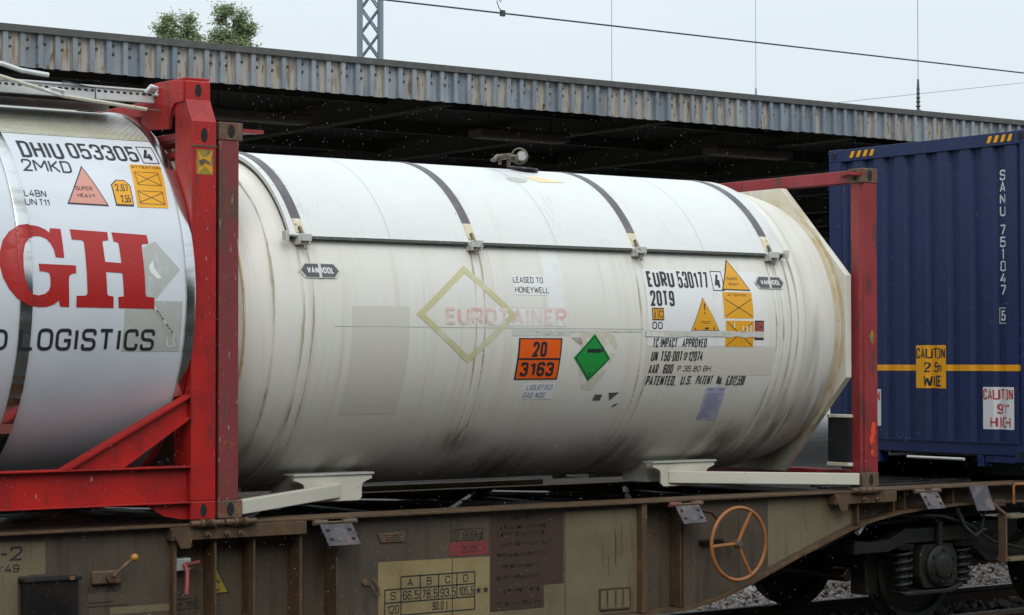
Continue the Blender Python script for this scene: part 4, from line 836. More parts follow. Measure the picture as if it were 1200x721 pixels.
# lower side rails: C section, web set back between flanges
for (yo, s) in ((0, 1), (2.438, -1)):
    f = lambda y: yo + y * s
    MB().box(-5.9, -.2, *sorted((f(.055), f(.07))), 1.30, 1.518).box(-5.9, -.2, *sorted((f(.0), f(.13))), 1.518, 1.529).box(-5.9, -.2, *sorted((f(.0), f(.13))), 1.289, 1.30).build('side_rail', 'red', T, bevel=.002)
    for (xe, d) in ((-.2, -1), (-5.9, 1)):
        # diagonal brace with flanged upper edge
        p0, p1 = (xe + .003 * d, 1.985), (xe + .86 * d, 1.531); q0, q1 = (xe + .003 * d, 1.835), (xe + .47 * d, 1.531)
        MB().prism([p0, p1, q1, q0], 1, *sorted((f(.045), f(.060)))).build('diagonal_brace', 'red', T)
        MB().prism([(p0[0], p0[1] - .012), (p1[0] - .02 * d, p1[1]), (p1[0] - .0 * d + .02 * d, p1[1]), (p0[0], p0[1] + .006)], 1, *sorted((f(-.002), f(.10)))).build('brace_flange', 'red', T)
        MB().prism([(q0[0], q0[1]), (q1[0], q1[1]), (q1[0] + .02 * d, q1[1]), (q0[0], q0[1] + .012)], 1, *sorted((f(.0), f(.044)))).build('brace_flange', 'red', T)
        MB().prism([(xe, 1.288), (xe + .30 * d, 1.288), (xe + .17 * d, 1.21), (xe + .05 * d, 1.185), (xe, 1.185)], 1, *sorted((f(.05), f(.07)))).build('foot_gusset', 'red', T)
# walkway tray along the top, near and far
for (yo, s) in ((0, 1), (2.438, -1)):
    f = lambda y: yo + y * s
    tr = MB().box(-5.7, -.215, *sorted((f(.50), f(.51))), 3.925, 4.0).box(-5.7, -.215, *sorted((f(.485), f(.51))), 4.0, 4.012).box(-5.7, -.215, *sorted((f(.51), f(.54))), 3.925, 3.932).build('walkway_edge', 'galv', T, bevel=.002)
    sl = MB()
    for k in range(118):
        x = -5.6 + k * .046; sl.prism([(x, 3.985), (x + .022, 3.985), (x + .027, 3.972), (x + .003, 3.972)], 1, *sorted((f(.4975), f(.4995))))
    tag(sl.build('walkway_slots', 'black_hole', tr), kind='stuff')
    MB().box(-5.7, -.3, *sorted((f(.53), f(.95))), 3.955, 3.965).build('walkway_deck', 'wagon', T)
    MB().box(-5.7, -.33, *sorted((f(.955), f(.965))), 3.90, 3.96).build('walkway_edge', 'galv', T)
    for k in range(1, 6):
        x = -.8 - k * 1.0; MB().box(x, x + .05, *sorted((f(.6), f(.9))), 3.70, 3.955).build('walkway_bracket', 'beam_dark', T)
MB().tube([(-2.6, .42, 4.30), (-1.347, .41, 4.012), (-.9, .41, 3.915), (-.32, .41, 3.868)], .013, 8).build('grab_rod', 'rod', T)
MB().tube([(-.33, .41, 3.869), (-.20, .41, 3.862)], .008, 8).build('grab_rod', 'casting', T)
MB().tube([(-2.2, .6, 4.14), (-1.5, .6, 4.122), (-1.25, .6, 4.118), (-1.12, .6, 4.085), (-.93, .6, 4.068)], .017, 8).build('grab_rod', 'galv', T)
MB().tube([(-.90, .47, 3.93), (-.885, .47, 4.02), (-.66, .47, 3.99), (-.655, .47, 3.91)], .005, 6).build('wire_loop', 'text', T)
MB().tube([(-.285, .49, 3.99), (-.26, .46, 4.03), (-.20, .46, 4.02), (-.23, .47, 3.98), (-.17, .45, 3.97)], .016, 8).build('rope_knot', 'galv', T)
MB().tube([(-1.05, .405, 3.945), (-.93, .40, 3.915), (-.90, .40, 3.945), (-1.0, .40, 3.96)], .01, 6).build('wire_loop', 'galv', T)
def td(f, name, m, lift=.0022): return cyl_decal(f, name, m, T, TY, TZ_, TR, lift)
td(Flat().text('DHIU', -1.248, -.955, 42.3, 49.6, bold=.006).text('053305', -.915, -.425, 43.0, 50.0, bold=.004), 'lettering', 'text', .003)
td(Flat().text('4', -.385, -.315, 43.6, 49.3, bold=.02).frame(-.408, -.290, 42.6, 50.3, .006, .3), 'lettering', 'text', .003)
td(Flat().text('2MKD', -1.27, -.94, 36.9, 41.5, bold=.0), 'lettering', 'text', .003)
td(Flat().text('L4BN', -1.312, -1.165, 28.0, 30.2).text('UN', -1.318, -1.24, 25.2, 27.3).text('T11', -1.222, -1.155, 25.2, 27.3), 'lettering', 'text', .003)
tri = [(-.865, 40.0), (-1.035, 26.1), (-.752, 25.9)]
td(Flat().poly(tri), 'warning_triangle', 'text', .0026); td(Flat().poly(shrink(tri, .91)), 'triangle_face', 'pink', .004)
td(Flat().text('SUPER', -.955, -.84, 30.8, 32.2).text('HEAVY', -.955, -.83, 28.4, 29.7), 'sticker_print', 'text', .0054)
pg = [(-.70, 26.2), (-.575, 26.2), (-.563, 33.4), (-.595, 35.3), (-.655, 35.3), (-.70, 33.4)]
td(Flat().poly(pg), 'size_sticker', 'text', .0026); td(Flat().poly(shrink(pg, .9)), 'sticker_face', 'yellow', .004)
td(Flat().text('2,67', -.675, -.585, 31.2, 33.6).text('2,55', -.655, -.59, 27.4, 29.8), 'sticker_print', 'text', .0054)
td(Flat().poly([(-.515, 41.8), (-.295, 41.8), (-.332, 26.1), (-.552, 26.0)]), 'attention_sticker', 'yellow', .0026)
k2 = math.pi * TR / 180
td(Flat().text('ATTENTION', -.51, -.30, 40.2, 41.3, bold=.02).line((-.50, 38.2), (-.34, 33.9), .004, k2).line((-.51, 34.2), (-.33, 38.4), .004, k2).frame(-.505, -.335, 33.8, 38.8, .004, .15)
   .line((-.515, 31.3), (-.35, 27.4), .004, k2).line((-.53, 27.6), (-.34, 31.4), .004, k2).frame(-.525, -.348, 27.2, 31.7, .004, .15), 'sticker_print', 'text', .004)
G = [(250,80),(302,82),(306,228),(264,226),(258,190),(245,160),(225,135),(195,123),(165,124),(135,140),(112,170),(100,220),(98,280),(104,340),(120,385),(145,408),(175,413),(205,405),(225,388),(232,365),(232,320),(226,303),(210,298),(180,296),(177,260),(362,264),(362,302),(340,305),(327,315),(324,335),(326,467),(282,466),(274,436),(250,455),(215,467),(175,469),(120,460),(70,430),(30,385),(0,330),(-14,270),(-10,210),(10,150),(45,105),(90,75),(140,66),(190,72),(225,88),(243,104)]
H = [(348,82),(538,90),(538,132),(510,136),(507,148),(512,242),(595,246),(590,150),(586,140),(565,137),(560,90),(742,98),(746,142),(712,146),(709,160),(716,398),(722,410),(762,414),(763,470),(578,468),(574,414),(604,410),(603,400),(598,296),(514,291),(518,398),(524,408),(550,412),(551,468),(362,467),(362,412),(410,410),(417,398),(412,146),(405,136),(352,134)]
def gh(p): return (-1.515 + p[0] / 4.24 * (1.02 / 180) , 22.9 - p[1] / 4.24 * .2435)
def over_band(F, name, m):
    F.cut(0, [-1.408, -1.403, -1.327, -1.322]); F.cut(1, [k * 2.5 for k in range(-30, 40)])
    L_ = lambda u: .0168 if -1.4045 < u < -1.3255 else .003
    return F.build(name, m, T, lambda u, v: (u, TY - (TR + L_(u)) * math.cos(R(v)), TZ_ + (TR + L_(u)) * math.sin(R(v))))
over_band(Flat().poly([gh(p) for p in G]).poly([gh(p) for p in H]), 'large_lettering', 'text_red')
over_band(Flat().text('D', -1.60, -1.47, -16.1, -10.2, bold=.015).text('L', -1.40, -1.295, -16.2, -9.9, bold=.015).text('OGISTICS', -1.275, -.478, -16.2, -9.9, bold=.015), 'lettering', 'text')
td(Flat().poly([(-.56, 13.5), (-.47, 15.5), (-.31, 7.3), (-.50, -1.9), (-.56, -1.5)]).rect(-.70, -.295, -16.4, -1.8), 'glue_patch', 'stain_grey', .0014).data.materials[0] = mat('grey_beige_ghost', (.45, .46, .43), .5, 0, [((.55, .60, .64), (20, 9, 9), .56, .7, .7, 1)])
td(Flat().poly([(-.53, 8.0), (-.50, 9.8), (-.49, 7.5), (-.44, 4.8), (-.47, 4.4), (-.52, 6.3)]), 'torn_sticker', 'film', .0026)
for k in range(8):
    a = (-.50 + k * .018, -3.6 - k * .95)
    td(Flat().line(a, (a[0] + .012, a[1] - .6), .008, k2), 'lace', ('film', 'text', 'text_red', 'text')[k % 4], .018)
td(Flat().line((-.385, -10.2), (-.34, -11.5), .006, k2).line((-.34, -11.5), (-.35, -13), .006, k2).line((-.35, -13), (-.325, -14.5), .006, k2).line((-.325, -14.7), (-.38, -14.9), .006, k2).line((-.38, -14.8), (-.392, -12.2), .006, k2), 'torn_sticker', 'film', .003)

# ================================================================== BLUE SHIPPING CONTAINER
BX, BB, BH, BW = 7.90, 1.317, 2.896, 2.45
Bc = thing('shipping_container', (BX, BW / 2, BB), 'navy blue corrugated high-cube container with yellow stripe and CAUTION signs', 'container')
per = .2665
def ph(y):      # depth of the corrugated end wall at y (0 = outer face)
    t_ = ((1.75 - y) % per) / per          # falls towards -y
    if t_ < .12: return .046 * t_ / .12
    if t_ < .40: return .046
    if t_ < .54: return .046 * (1 - (t_ - .40) / .14)
    return 0.0
brk = sorted({round(1.75 - per * (n + q), 5) for n in range(-4, 9) for q in (0, .12, .40, .54)})
brk = [b for b in brk if .10 < b < 2.35]
ys = [.10] + brk + [2.35]
vs = [(BX + .012 + ph(y), y, z) for y in ys for z in (BB + .166, BB + BH - .10)]
MB().add(vs, [(2 * i, 2 * i + 2, 2 * i + 3, 2 * i + 1) for i in range(len(ys) - 1)]).build('end_wall', 'navy', Bc)
# corrugated side walls and roof
for yy, s in ((0.02, 1), (BW - .02, -1)):
    xs = []; k = 0; x = BX + .1
    while x < BX + 13.4: xs += [(x, 0), (x + .07, 0), (x + .12, .036), (x + .19, .036), (x + .24, 0)]; x += .278
    vs = [(x, yy + d * s, z) for x, d in xs for z in (BB + .14, BB + BH - .06)]
    MB().add(vs, [(2 * i, 2 * i + 2, 2 * i + 3, 2 * i + 1) for i in range(len(xs) - 1)]).build('side_wall', 'navy', Bc)
B('roof', 'navy', Bc, BX + .05, BX + 13.6, .05, BW - .05, BB + BH - .05, BB + BH - .02)
B('door_end', 'navy', Bc, BX + 13.6, BX + 13.65, .05, BW - .05, BB + .1, BB + BH - .1)
for y in (0.0, BW - .165):
    B('corner_post', 'navy', Bc, BX, BX + .14, y + (.003 if y else 0), y + .10 + (.065 if y else 0) - 0, BB + .118, BB + BH - .118, .006)
    B('corner_post', 'navy', Bc, BX + 13.5, BX + 13.7, y, y + .165, BB + .118, BB + BH - .118, .006)
    for x in (BX - .003, BX + 13.53):
        for z in (BB, BB + BH - .118):
            c = B('corner_casting', 'navy', Bc, x, x + .178, y, y + .165, z, z + .118, .006)
            pts = [(y + .085 + .028 * math.cos(a), z + .059 + .038 * math.sin(a)) for a in [k * math.pi / 8 for k in range(16)]]
            MB().prism(pts, 0, x - .0025, x).build('opening', 'black_hole', c)
    B('side_rail', 'navy', Bc, BX + .15, BX + 13.5, y + .04, y + .12, BB + .02, BB + .16); B('top_rail', 'navy', Bc, BX + .15, BX + 13.5, y + .04, y + .12, BB + BH - .08, BB + BH - .015)
tr = B('header', 'navy', Bc, BX - .002, BX + .06, .165, BW - .165, BB + BH - .118, BB + BH - .004, .004)
B('end_sill', 'navy', Bc, BX - .001, BX + .09, .10, BW - .10, BB + .055, BB + .165, .006)
MB().box(BX - .012, BX + .03, .10, BW - .10, BB + .160, BB + .171).build('sill_lip', 'navy', Bc)
B('bottom_rail', 'navy', Bc, BX + .01, BX + .10, 1.84, BW - .165, BB - .01, BB + .054); B('bottom_rail', 'navy', Bc, BX + .01, BX + .10, .17, .52, BB - .01, BB + .054)
for y in (.535, 1.80): B('tunnel_leg', 'navy', Bc, BX + .004, BX + .12, y, y + .07, BB - .05, BB + .054, .003)
B('tunnel_floor', 'black_steel', Bc, BX + .12, BX + 4, .62, 1.78, BB + .03, BB + .053)
def bdec(F, name, m, lift=.002, flat=False):
    if not flat: F.cut(0, [-b for b in brk])
    return F.build(name, m, Bc, (lambda u, v: (BX - lift - .003, -u, v)) if flat else (lambda u, v: (BX + .012 + ph(-u) - lift, -u, v)), smooth=False)
def haz(y0, y1, n, par=None):       # slanted warning stripes on the header
    z0, z1 = BB + BH - .088, BB + BH - .028; wq = (y1 - y0) / (n - .2)
    bdec(Flat().rect(-y1, -y0, z0, z1), 'hazard_tape', 'text', .001, True)
    F = Flat()
    for k in range(n):
        a = -y1 + k * wq; F.poly([(a, z0), (min(a + wq * .5, -y0), z0), (min(a + wq * .85, -y0), z1), (min(a + wq * .35, -y0), z1)])
    bdec(F, 'hazard_stripe', 'sign_yellow', .0025, True)
haz(1.84, 2.17, 4); haz(.172, .47, 4)
bdec(Flat().rect(-2.35, -.10, 2.113, 2.168), 'yellow_stripe', 'sign_yellow', .0015)
bdec(Flat().rect(-1.345, -.975, 1.955, 2.345), 'caution_sign', 'sign_yellow', .003)
bdec(Flat().text('CAUTION', -1.335, -.985, 2.225, 2.32, bold=.01).text('2.5m', -1.24, -1.03, 2.10, 2.19, bold=.01).text('WIDE', -1.25, -1.03, 1.97, 2.07, bold=.01), 'sign_lettering', 'text', .0045)
bdec(Flat().rect(-.545, -.185, 1.60, 1.972), 'caution_sign', 'sign_white', .003)
bdec(Flat().text('CAUTION', -.535, -.195, 1.86, 1.955, bold=.01).text("9'6\"", -.40, -.24, 1.735, 1.825, bold=.01).text('HIGH', -.455, -.225, 1.615, 1.71, bold=.01), 'sign_lettering', 'sign_red', .0045)
bdec(Flat().rect(-2.15, -1.785, 1.60, 1.94), 'caution_sign', 'sign_white', .003)
bdec(Flat().text('CAUTION', -2.14, -1.80, 1.83, 1.925, bold=.01), 'sign_lettering', 'sign_red', .0045)
F = Flat(); zt = 3.885
for ch in 'SANU 751847':
    if ch == ' ': zt -= .06; continue
    h = .092; 
    if ch == '1': F.rect(-.342, -.330, zt - h, zt).rect(-.352, -.342, zt - .02, zt - .008)
    else: F.text(ch, -.372, -.306, zt - h, zt, wt=.125 if ch == '8' else .15)
    zt -= .106
F.text('5', -.362, -.316, 2.555, 2.645, bold=.01).frame(-.384, -.294, 2.53, 2.67, .006, .006)
bdec(F, 'serial_number', 'sign_white', .003)

# ================================================================== FLAT WAGON
Wg = thing('flat_wagon', (4, 1.219, 0), 'dirty olive-brown freight wagon with orange handwheel carrying the containers', 'railway wagon')
def bot(x):
    pts = [(-9.5, .30), (3.55, .30), (4.04, .315), (4.39, .377), (4.70, .476), (5.2, .655), (5.763, .836), (6.0, .897), (6.35, .950), (6.7, .975), (7.07, .99), (22.5, .995)]
    for a, b in zip(pts, pts[1:]):
        if x <= b[0]: return a[1] + (b[1] - a[1]) * (x - a[0]) / (b[0] - a[0])
    return .995
xsb = [-9.5, -.28] + [3.55 + k * .1 for k in range(0, 50)] + [22.5]
def girder(yo, s):
    f = lambda y: yo + y * s
    DT = 1.152
    xs = [x for x in xsb]
    g0 = MB()
    def web(xa, xb, y):
        pts = [(xa, DT - .012)] + [(xb, DT - .012)]
        lo = [x for x in xs if xa < x < xb]; lo = [xb] + lo[::-1] + [xa]
        g0.prism(pts + [(x, bot(x) + .012) for x in lo], 1, *sorted((f(y), f(y + .012))))
    web(-9.5, -.29, .08); web(-.29, .93, .19); web(.93, 3.60, .08); web(3.60, 4.0, .19); web(4.0, 5.86, .08); web(5.86, 22.5, .17)
    gd = g0.build('side_girder', 'wagon', Wg)
    MB().box(-9.5, 22.5, *sorted((f(.0), f(.30))), DT - .012, DT + .004).build('top_flange', 'wagon_edge', gd, bevel=.002)
    bf = MB(); vs = []; fs = []
    for x in xs: vs += [(x, f(.02), bot(x) - .004), (x, f(.30), bot(x) - .004), (x, f(.30), bot(x) + .014), (x, f(.02), bot(x) + .014)]
    n = len(xs)
    for i in range(n - 1):
        for k in range(4): fs.append((4 * i + k, 4 * i + (k + 1) % 4, 4 * i + 4 + (k + 1) % 4, 4 * i + 4 + k))
    fs += [(0, 1, 2, 3), (4 * n - 4, 4 * n - 1, 4 * n - 2, 4 * n - 3)]
    bf.add(vs, fs).build('bottom_flange', 'wagon_edge', gd)
    for (x, wd_, y0) in ((-.30, .022, .02), (-.002, .014, .03), (.285, .016, .03), (.64, .02, .03), (.925, .018, .03), (3.605, .05, .02), (3.995, .014, .06), (4.02, .012, .05), (5.85, .022, .03), (6.3, .014, .07), (6.43, .012, .07), (7.0, .014, .06), (-3.2, .02, .03), (-4.4, .02, .03), (-6.4, .02, .03)):
        MB().box(x - wd_ / 2, x + wd_ / 2, *sorted((f(y0), f(.189))), bot(x) + .02, DT - .014).build('stiffener', 'wagon_edge', gd, bevel=.002)
    # pocket rails where the container corners stand
    for (xa, xb) in ((-.34, .66), (5.55, 6.25)):
        MB().box(xa, xb, *sorted((f(-.012), f(.10))), DT - .10, DT - .014).build('pocket_rail', 'wagon_edge', gd, bevel=.004)
        MB().prism([(xa - .02, DT - .013), (xa + .16, DT - .013), (xa + .13, DT - .15), (xa + .06, DT - .15)], 1, *sorted((f(-.02), f(-.012)))).build('pocket_lug', 'wagon_edge', gd)
    return gd
gN = girder(0, 1); gF = girder(2.438, -1)
for x in (-2.6, -1.4, -.3, .1, .65, 1.9, 3.05, 3.62, 4.0, 5.2, 5.84, 6.25, 7.2, 8.4):
    MB().box(x - .05, x + .05, .20, 2.24, .88 if x < 5.8 else 1.0, 1.085).build('crossbeam', 'black_steel', Wg, bevel=.004)
for (xa, xb) in ((.1, 1.9), (1.9, 3.62), (3.62, 5.2), (-1.4, .1), (-2.6, -1.4)):
    for (ya, yb) in ((.2, 2.24), (2.24, .2)):
        MB().tube([(xa, ya, 1.10), (xb, yb, 1.10)], .035, 8).build('cross_brace', 'wet_steel', Wg)
for (ya, yb, x0, x1) in ((1.02, 1.12, -3, 9), (1.32, 1.42, -3, 9)): MB().box(x0, x1, ya, yb, .80, 1.06).build('centre_sill', 'black_steel', Wg, bevel=.004)
MB().box(2.45, 4.35, 2.28, 2.34, 1.157, 1.20).build('coaming', 'wagon_pale', Wg, bevel=.003)
for (x0, x1) in ((-1.5, .3), (5.5, 22.3)): MB().box(x0, x1, .29, 2.15, 1.118, 1.13).build('deck_plate', 'black_steel', Wg)
B('container_support', 'black_steel', Wg, 7.85, 21, 2.0, 2.25, 1.131, 1.30, .004); B('container_support', 'black_steel', Wg, 8.9, 9.1, .15, 1.99, 1.131, 1.29, .004)
MB().box(5.9, 7.7, .5, .56, 1.14, 1.16).box(6.2, 8.2, .9, .95, 1.1, 1.15).build('deck_rail', 'wet_steel', Wg, bevel=.004)
MB().tube([(7.75, 1.30, 1.335), (7.75, .62, 1.335)], .014, 6).build('pipe', 'galv', Wg)
# pivot bars under the corner castings and hinged flaps
def pivot(x0, x1, y=-.035, z=1.158, r=.021):
    b = MB().tube([(x0, y, z), (x1, y, z)], r, 10)
    for xx in (x0 + .1, (x0 + x1) / 2, x1 - .1): b.tube([(xx - .03, y, z), (xx + .03, y, z)], r + .009, 10)
    b.box(x0 + .05, x0 + .11, y, .0, z - .03, z + .005).box(x1 - .11, x1 - .05, y, .0, z - .03, z + .005)
    return b.build('pivot_bar', 'wagon_edge', Wg, bevel=.002)
pivot(-.22, .02); pivot(.03, .26); pivot(5.72, 6.06)
for k, x in enumerate((-.12, .02, .12, 5.83, 5.98)): MB().lathe([(0, .018), (.02, .018), (.022, .008), (.05, .008), (.05, 0)], (x + .03, -.012, 1.085), (0, -1, 0), 10).build('bolt', 'casting', Wg)
def flap(x0, x1, zt, zb, out=.055, label=None, slots=True, hinge=True):
    a = Vector((x0, -.03, zt)); u = Vector((1, 0, 0)); v = Vector((.04, -out, -(zt - zb))); v = v / v.length; n = u.cross(v).normalized()
    if n.y > 0: n = -n
    Wd = x1 - x0; Hh = (zt - zb) / -v.z
    P = lambda p, q, d=0: a + u * p + v * q + n * d
    th = .012
    vs = [P(p, q, d) for d in (0, th) for p, q in ((0, 0), (Wd, 0), (Wd, Hh), (0, Hh))]
    fl = MB().add(vs, [(0, 1, 2, 3), (4, 5, 6, 7), (0, 1, 5, 4), (1, 2, 6, 5), (2, 3, 7, 6), (3, 0, 4, 7)]).build('hinged_flap', 'flap', Wg, bevel=.002)
    if slots:
        m = MB()
        for (p, q) in ((.10, .22), (.10, .64), (.78, .22), (.78, .64)):
            p *= Wd; q *= Hh; w_, h_ = .03, .022
            m.add([P(p, q, th + .001), P(p + w_, q, th + .001), P(p + w_, q + h_, th + .001), P(p, q + h_, th + .001)], [(0, 1, 2, 3)])
        m.build('slots', 'black_hole', fl)
        c = Wd / 2; hc = Hh * .5
        MB().add([P(c + .055 * math.cos(k * .3927), hc + .055 * math.sin(k * .3927), th + .0015) for k in range(16)], [tuple(range(16))]).build('worn_disc', 'strap', fl)
    if hinge:
        MB().tube([P(-.04, -.015), P(.07, -.015)], .019, 10).tube([P(Wd - .06, -.015), P(Wd + .05, -.015)], .019, 10).tube([P(.0, -.015), P(Wd, -.015)], .009, 8).box(x0 - .02, x0 + .02, -.03, .0, zt - .0, zt + .035).box(x1 - .01, x1 + .03, -.03, .0, zt, zt + .035).build('hinge', 'casting', fl, bevel=.002)
    return fl
flap(.745, .995, 1.108, .965); flap(3.855, 4.09, 1.108, .975); flap(6.49, 6.70, 1.112, .978); flap(7.08, 7.30, 1.15, .94, out=.06, slots=False, hinge=False)
# handwheel
hc = Vector((4.46, -.075, .80))
MB().torus(hc, (0, 1, 0), .277, .0155, 56, 10).build('x', 'orange_wheel', Wg).name = 'handwheel'
hw = bpy.data.objects['handwheel']; sp = MB()
for a in (62, 182, 297):
    e = hc + Vector((math.cos(R(a)), 0, math.sin(R(a)))) * .27; MB().tube([hc + Vector((0, .015, 0)), (hc + e) / 2 + Vector((0, .012, 0)), e], .015, 8).build('spoke', 'orange_wheel', hw)
MB().lathe([(-.02, 0), (-.02, .022), (.0, .035), (.03, .035), (.05, .022), (.16, .02)], hc, (0, 1, 0), 16).build('hub', 'casting', hw)
# flat print and small fittings on the girder side (web face y=.08, recess y=.19)
def gd_(F, name, m, lift=.002, y=.08): return F.build(name, m, gN, lambda u, v: (u, y - lift, v), smooth=False)
gd_(Flat().poly([(1.281, .822), (2.222, .812), (2.222, .32), (1.281, .32)]), 'rating_panel', 'wagon_plate')
F = Flat(); t_ = .0085
cx_ = [1.335, 1.468, 1.628, 1.783, 1.938, 2.092]; rz_ = [.712, .628, .537, .447]
for z in rz_[:3]: F.rect(cx_[0] if z < .7 else cx_[1], cx_[5], z - t_ / 2, z + t_ / 2)
F.rect(cx_[0], cx_[5], rz_[3] - t_ / 2, rz_[3] + t_ / 2)
for i, x in enumerate(cx_):
    F.rect(x - t_ / 2, x + t_ / 2, rz_[2] if 1 < i < 5 else rz_[3], rz_[0] if i else rz_[1])
for ch, i in (('A', 1), ('B', 2), ('C', 3), ('D', 4)): F.text(ch, cx_[i] + .055, cx_[i] + .098, .645, .697)
F.text('S', 1.38, 1.425, .556, .612).text('120', 1.352, 1.452, .462, .52)
for s_, i in (('66,5', 1), ('78,5', 2), ('93,5', 3), ('105,5', 4)): F.text(s_, cx_[i] + .015, cx_[i] + .145, .55, .612)
F.text('90.0 t', 1.73, 1.86, .462, .522)
for k in range(2):
    c0 = (2.125 + k * .062, .578); F.poly([(c0[0] + (.028 if j % 2 == 0 else .012) * math.sin(j * math.pi / 5), c0[1] + (.028 if j % 2 == 0 else .012) * math.cos(j * math.pi / 5)) for j in range(10)])
gd_(F, 'rating_lettering', 'text', .004)
gd_(Flat().poly([(2.235, 1.10), (2.885, 1.10), (2.885, .585), (2.70, .585), (2.70, .42), (2.235, .42)]), 'inspection_panel', 'wagon_brown')
F = Flat(); rt = random.Random(8)
for row, z in enumerate((1.065, 1.0, .95, .88, .80, .72, .64, .545, .455)):
    x = 2.29 + (.03 if row % 2 else 0); xe = 2.5 + rt.uniform(.05, .3)
    while x < (xe if row < 5 else 2.66):
        w_ = rt.uniform(.012, .028); h = .03
        for q in range(rt.choice((1, 2))): F.rect(x + q * w_ * .5, x + q * w_ * .5 + .006, z, z + h * rt.uniform(.7, 1))
        F.rect(x, x + w_, z + rt.choice((0, .012, .024)), z + rt.choice((.005, .017, .03)) + .004); x += w_ + .009
F.rect(2.29, 2.48, 1.045, 1.05)
tag(gd_(F, 'faded_print', 'ink_faint', .004), kind='stuff')
gd_(Flat().poly([(2.888, 1.10), (3.575, 1.10), (3.575, .33), (2.225, .33), (2.225, .415), (2.705, .415), (2.705, .58), (2.888, .58)]), 'repaint_patch', 'wagon_pale', .0015)
gd_(Flat().poly([(4.905, 1.118), (5.815, 1.118), (5.815, .895), (5.7, .85), (5.3, .72), (4.905, .585)]), 'repaint_patch', 'wagon_pale', .0015)
gd_(Flat().frame(1.885, 2.168, .935, 1.02, .006, .006).text('27 966kg', 1.90, 2.155, .948, 1.005), 'weight_lettering', 'ink_faint', .003)
gd_(Flat().rect(1.87, 2.21, .83, .928), 'red_patch', 'rusty_red', .002); gd_(Flat().text('20.01', 1.98, 2.11, .85, .90), 'date_lettering', 'ink_faint', .004)
bp_ = MB().prism([(1.275, 1.02), (1.505, 1.02), (1.49, .955), (1.30, .955)], 1, .068, .08).build('builder_plate', 'casting', gN, bevel=.003)
gd_(Flat().rect(1.31, 1.47, 1.0, 1.006).rect(1.33, 1.45, .985, .991).rect(1.33, 1.46, .968, .974), 'plate_print', 'ink_faint', .014)
MB().tube([(1.20, .06, .69), (1.215, .05, .66), (1.25, .05, .60), (1.275, .05, .595), (1.27, .05, .64), (1.24, .055, .70), (1.22, .06, .71)], .006, 6).lathe([(0, .022), (.015, .022), (.017, 0)], (1.175, .08, .69), (0, -1, 0), 12).build('wire_hook', 'casting', gN)
ht = MB().box(3.222, 3.50, .068, .08, .368, .513).build('hatch', 'wagon_pale', gN, bevel=.003)
MB().box(3.215, 3.507, .062, .0795, .513, .52).box(3.215, 3.507, .062, .0795, .36, .367).box(3.215, 3.221, .062, .0795, .367, .513).box(3.501, 3.507, .062, .0795, .367, .513).build('hatch_frame', 'wagon_edge', ht)
for x in (3.28, 3.36, 3.43): MB().box(x, x + .008, .06, .067, .385, .50).build('slat', 'wagon_edge', ht)
gd_(Flat().rect(3.37, 3.376, .68, .95).rect(3.43, 3.435, .75, .98).rect(3.30, 3.304, .62, .76), 'scratch', 'ink_faint', .003)
gd_(Flat().poly([(.082, .862), (-.012, .668), (.185, .672)]), 'warning_triangle', 'text', .002, .19); gd_(Flat().poly([(.082, .845), (.003, .677), (.170, .680)]), 'triangle_face', 'dull_yellow', .004, .19)
gd_(Flat().text('C', .062, .11, .69, .76), 'sticker_print', 'text', .006, .19)
gd_(Flat().poly([(-1.9, 1.118), (-1.168, 1.08), (-1.168, .885), (-1.35, .878), (-1.35, .32), (-1.9, .32)]), 'number_panel', 'wagon_pale', .0015)
gd_(Flat().text('9-2', -1.56, -1.32, .978, 1.065, bold=.015).text("00'49", -1.56, -1.34, .905, .955, bold=.01), 'number_lettering', 'text', .004)
gd_(Flat().text('ACHTUNG!', -.885, -.655, .745, .79, bold=.01).rect(-.88, -.70, .68, .688).rect(-.88, -.60, .655, .663), 'warning_lettering', 'ink_faint', .003)
gd_(Flat().rect(-.73, -.30, .60, .645), 'repaint_patch', 'wagon_pale', .0015)
tb = B('tool_box', 'black_steel', Wg, -1.335, -.985, -.02, .078, .35, .845, .008); B('box_lid', 'bogie', tb, -1.35, -.97, -.035, .078, .846, .868, .004)
MB().box(-1.06, -1.03, -.05, -.036, .85, .872).build('latch', 'casting', tb)
lv = MB().box(-.865, -.66, .04, .079, .80, .885).build('lever_bracket', 'casting', Wg, bevel=.01)
MB().lathe([(0, .03), (.03, .03), (.032, 0)], (-.75, .04, .84), (0, -1, 0), 16).build('boss', 'wagon_edge', lv)
MB().tube([(-.74, .0, .85), (-.69, -.02, .905), (-.63, -.04, .955)], .011, 8).build('lever_arm', 'casting', lv)
MB().sphere((-.62, -.045, .965), .026).build('knob', 'orange_ball', lv)
vb = MB().box(-.275, -.14, .10, .19, .845, .93).build('valve_plate', 'galv', Wg, bevel=.012)
MB().tube([(-.20, .08, .90), (-.195, .06, .84), (-.20, .05, .76), (-.205, .05, .70)], .014, 8).build('valve_handle', 'pinkred', vb)
MB().tube([(-.20, .08, .885), (-.10, .07, .90)], .014, 8).build('valve_stem', 'rusty_red', vb)
gd_(Flat().frame(-.275, -.03, .585, .655, .005, .005).text('NVr 166', -.25, -.05, .60, .64), 'stencil', 'ink_faint', .003, .19)
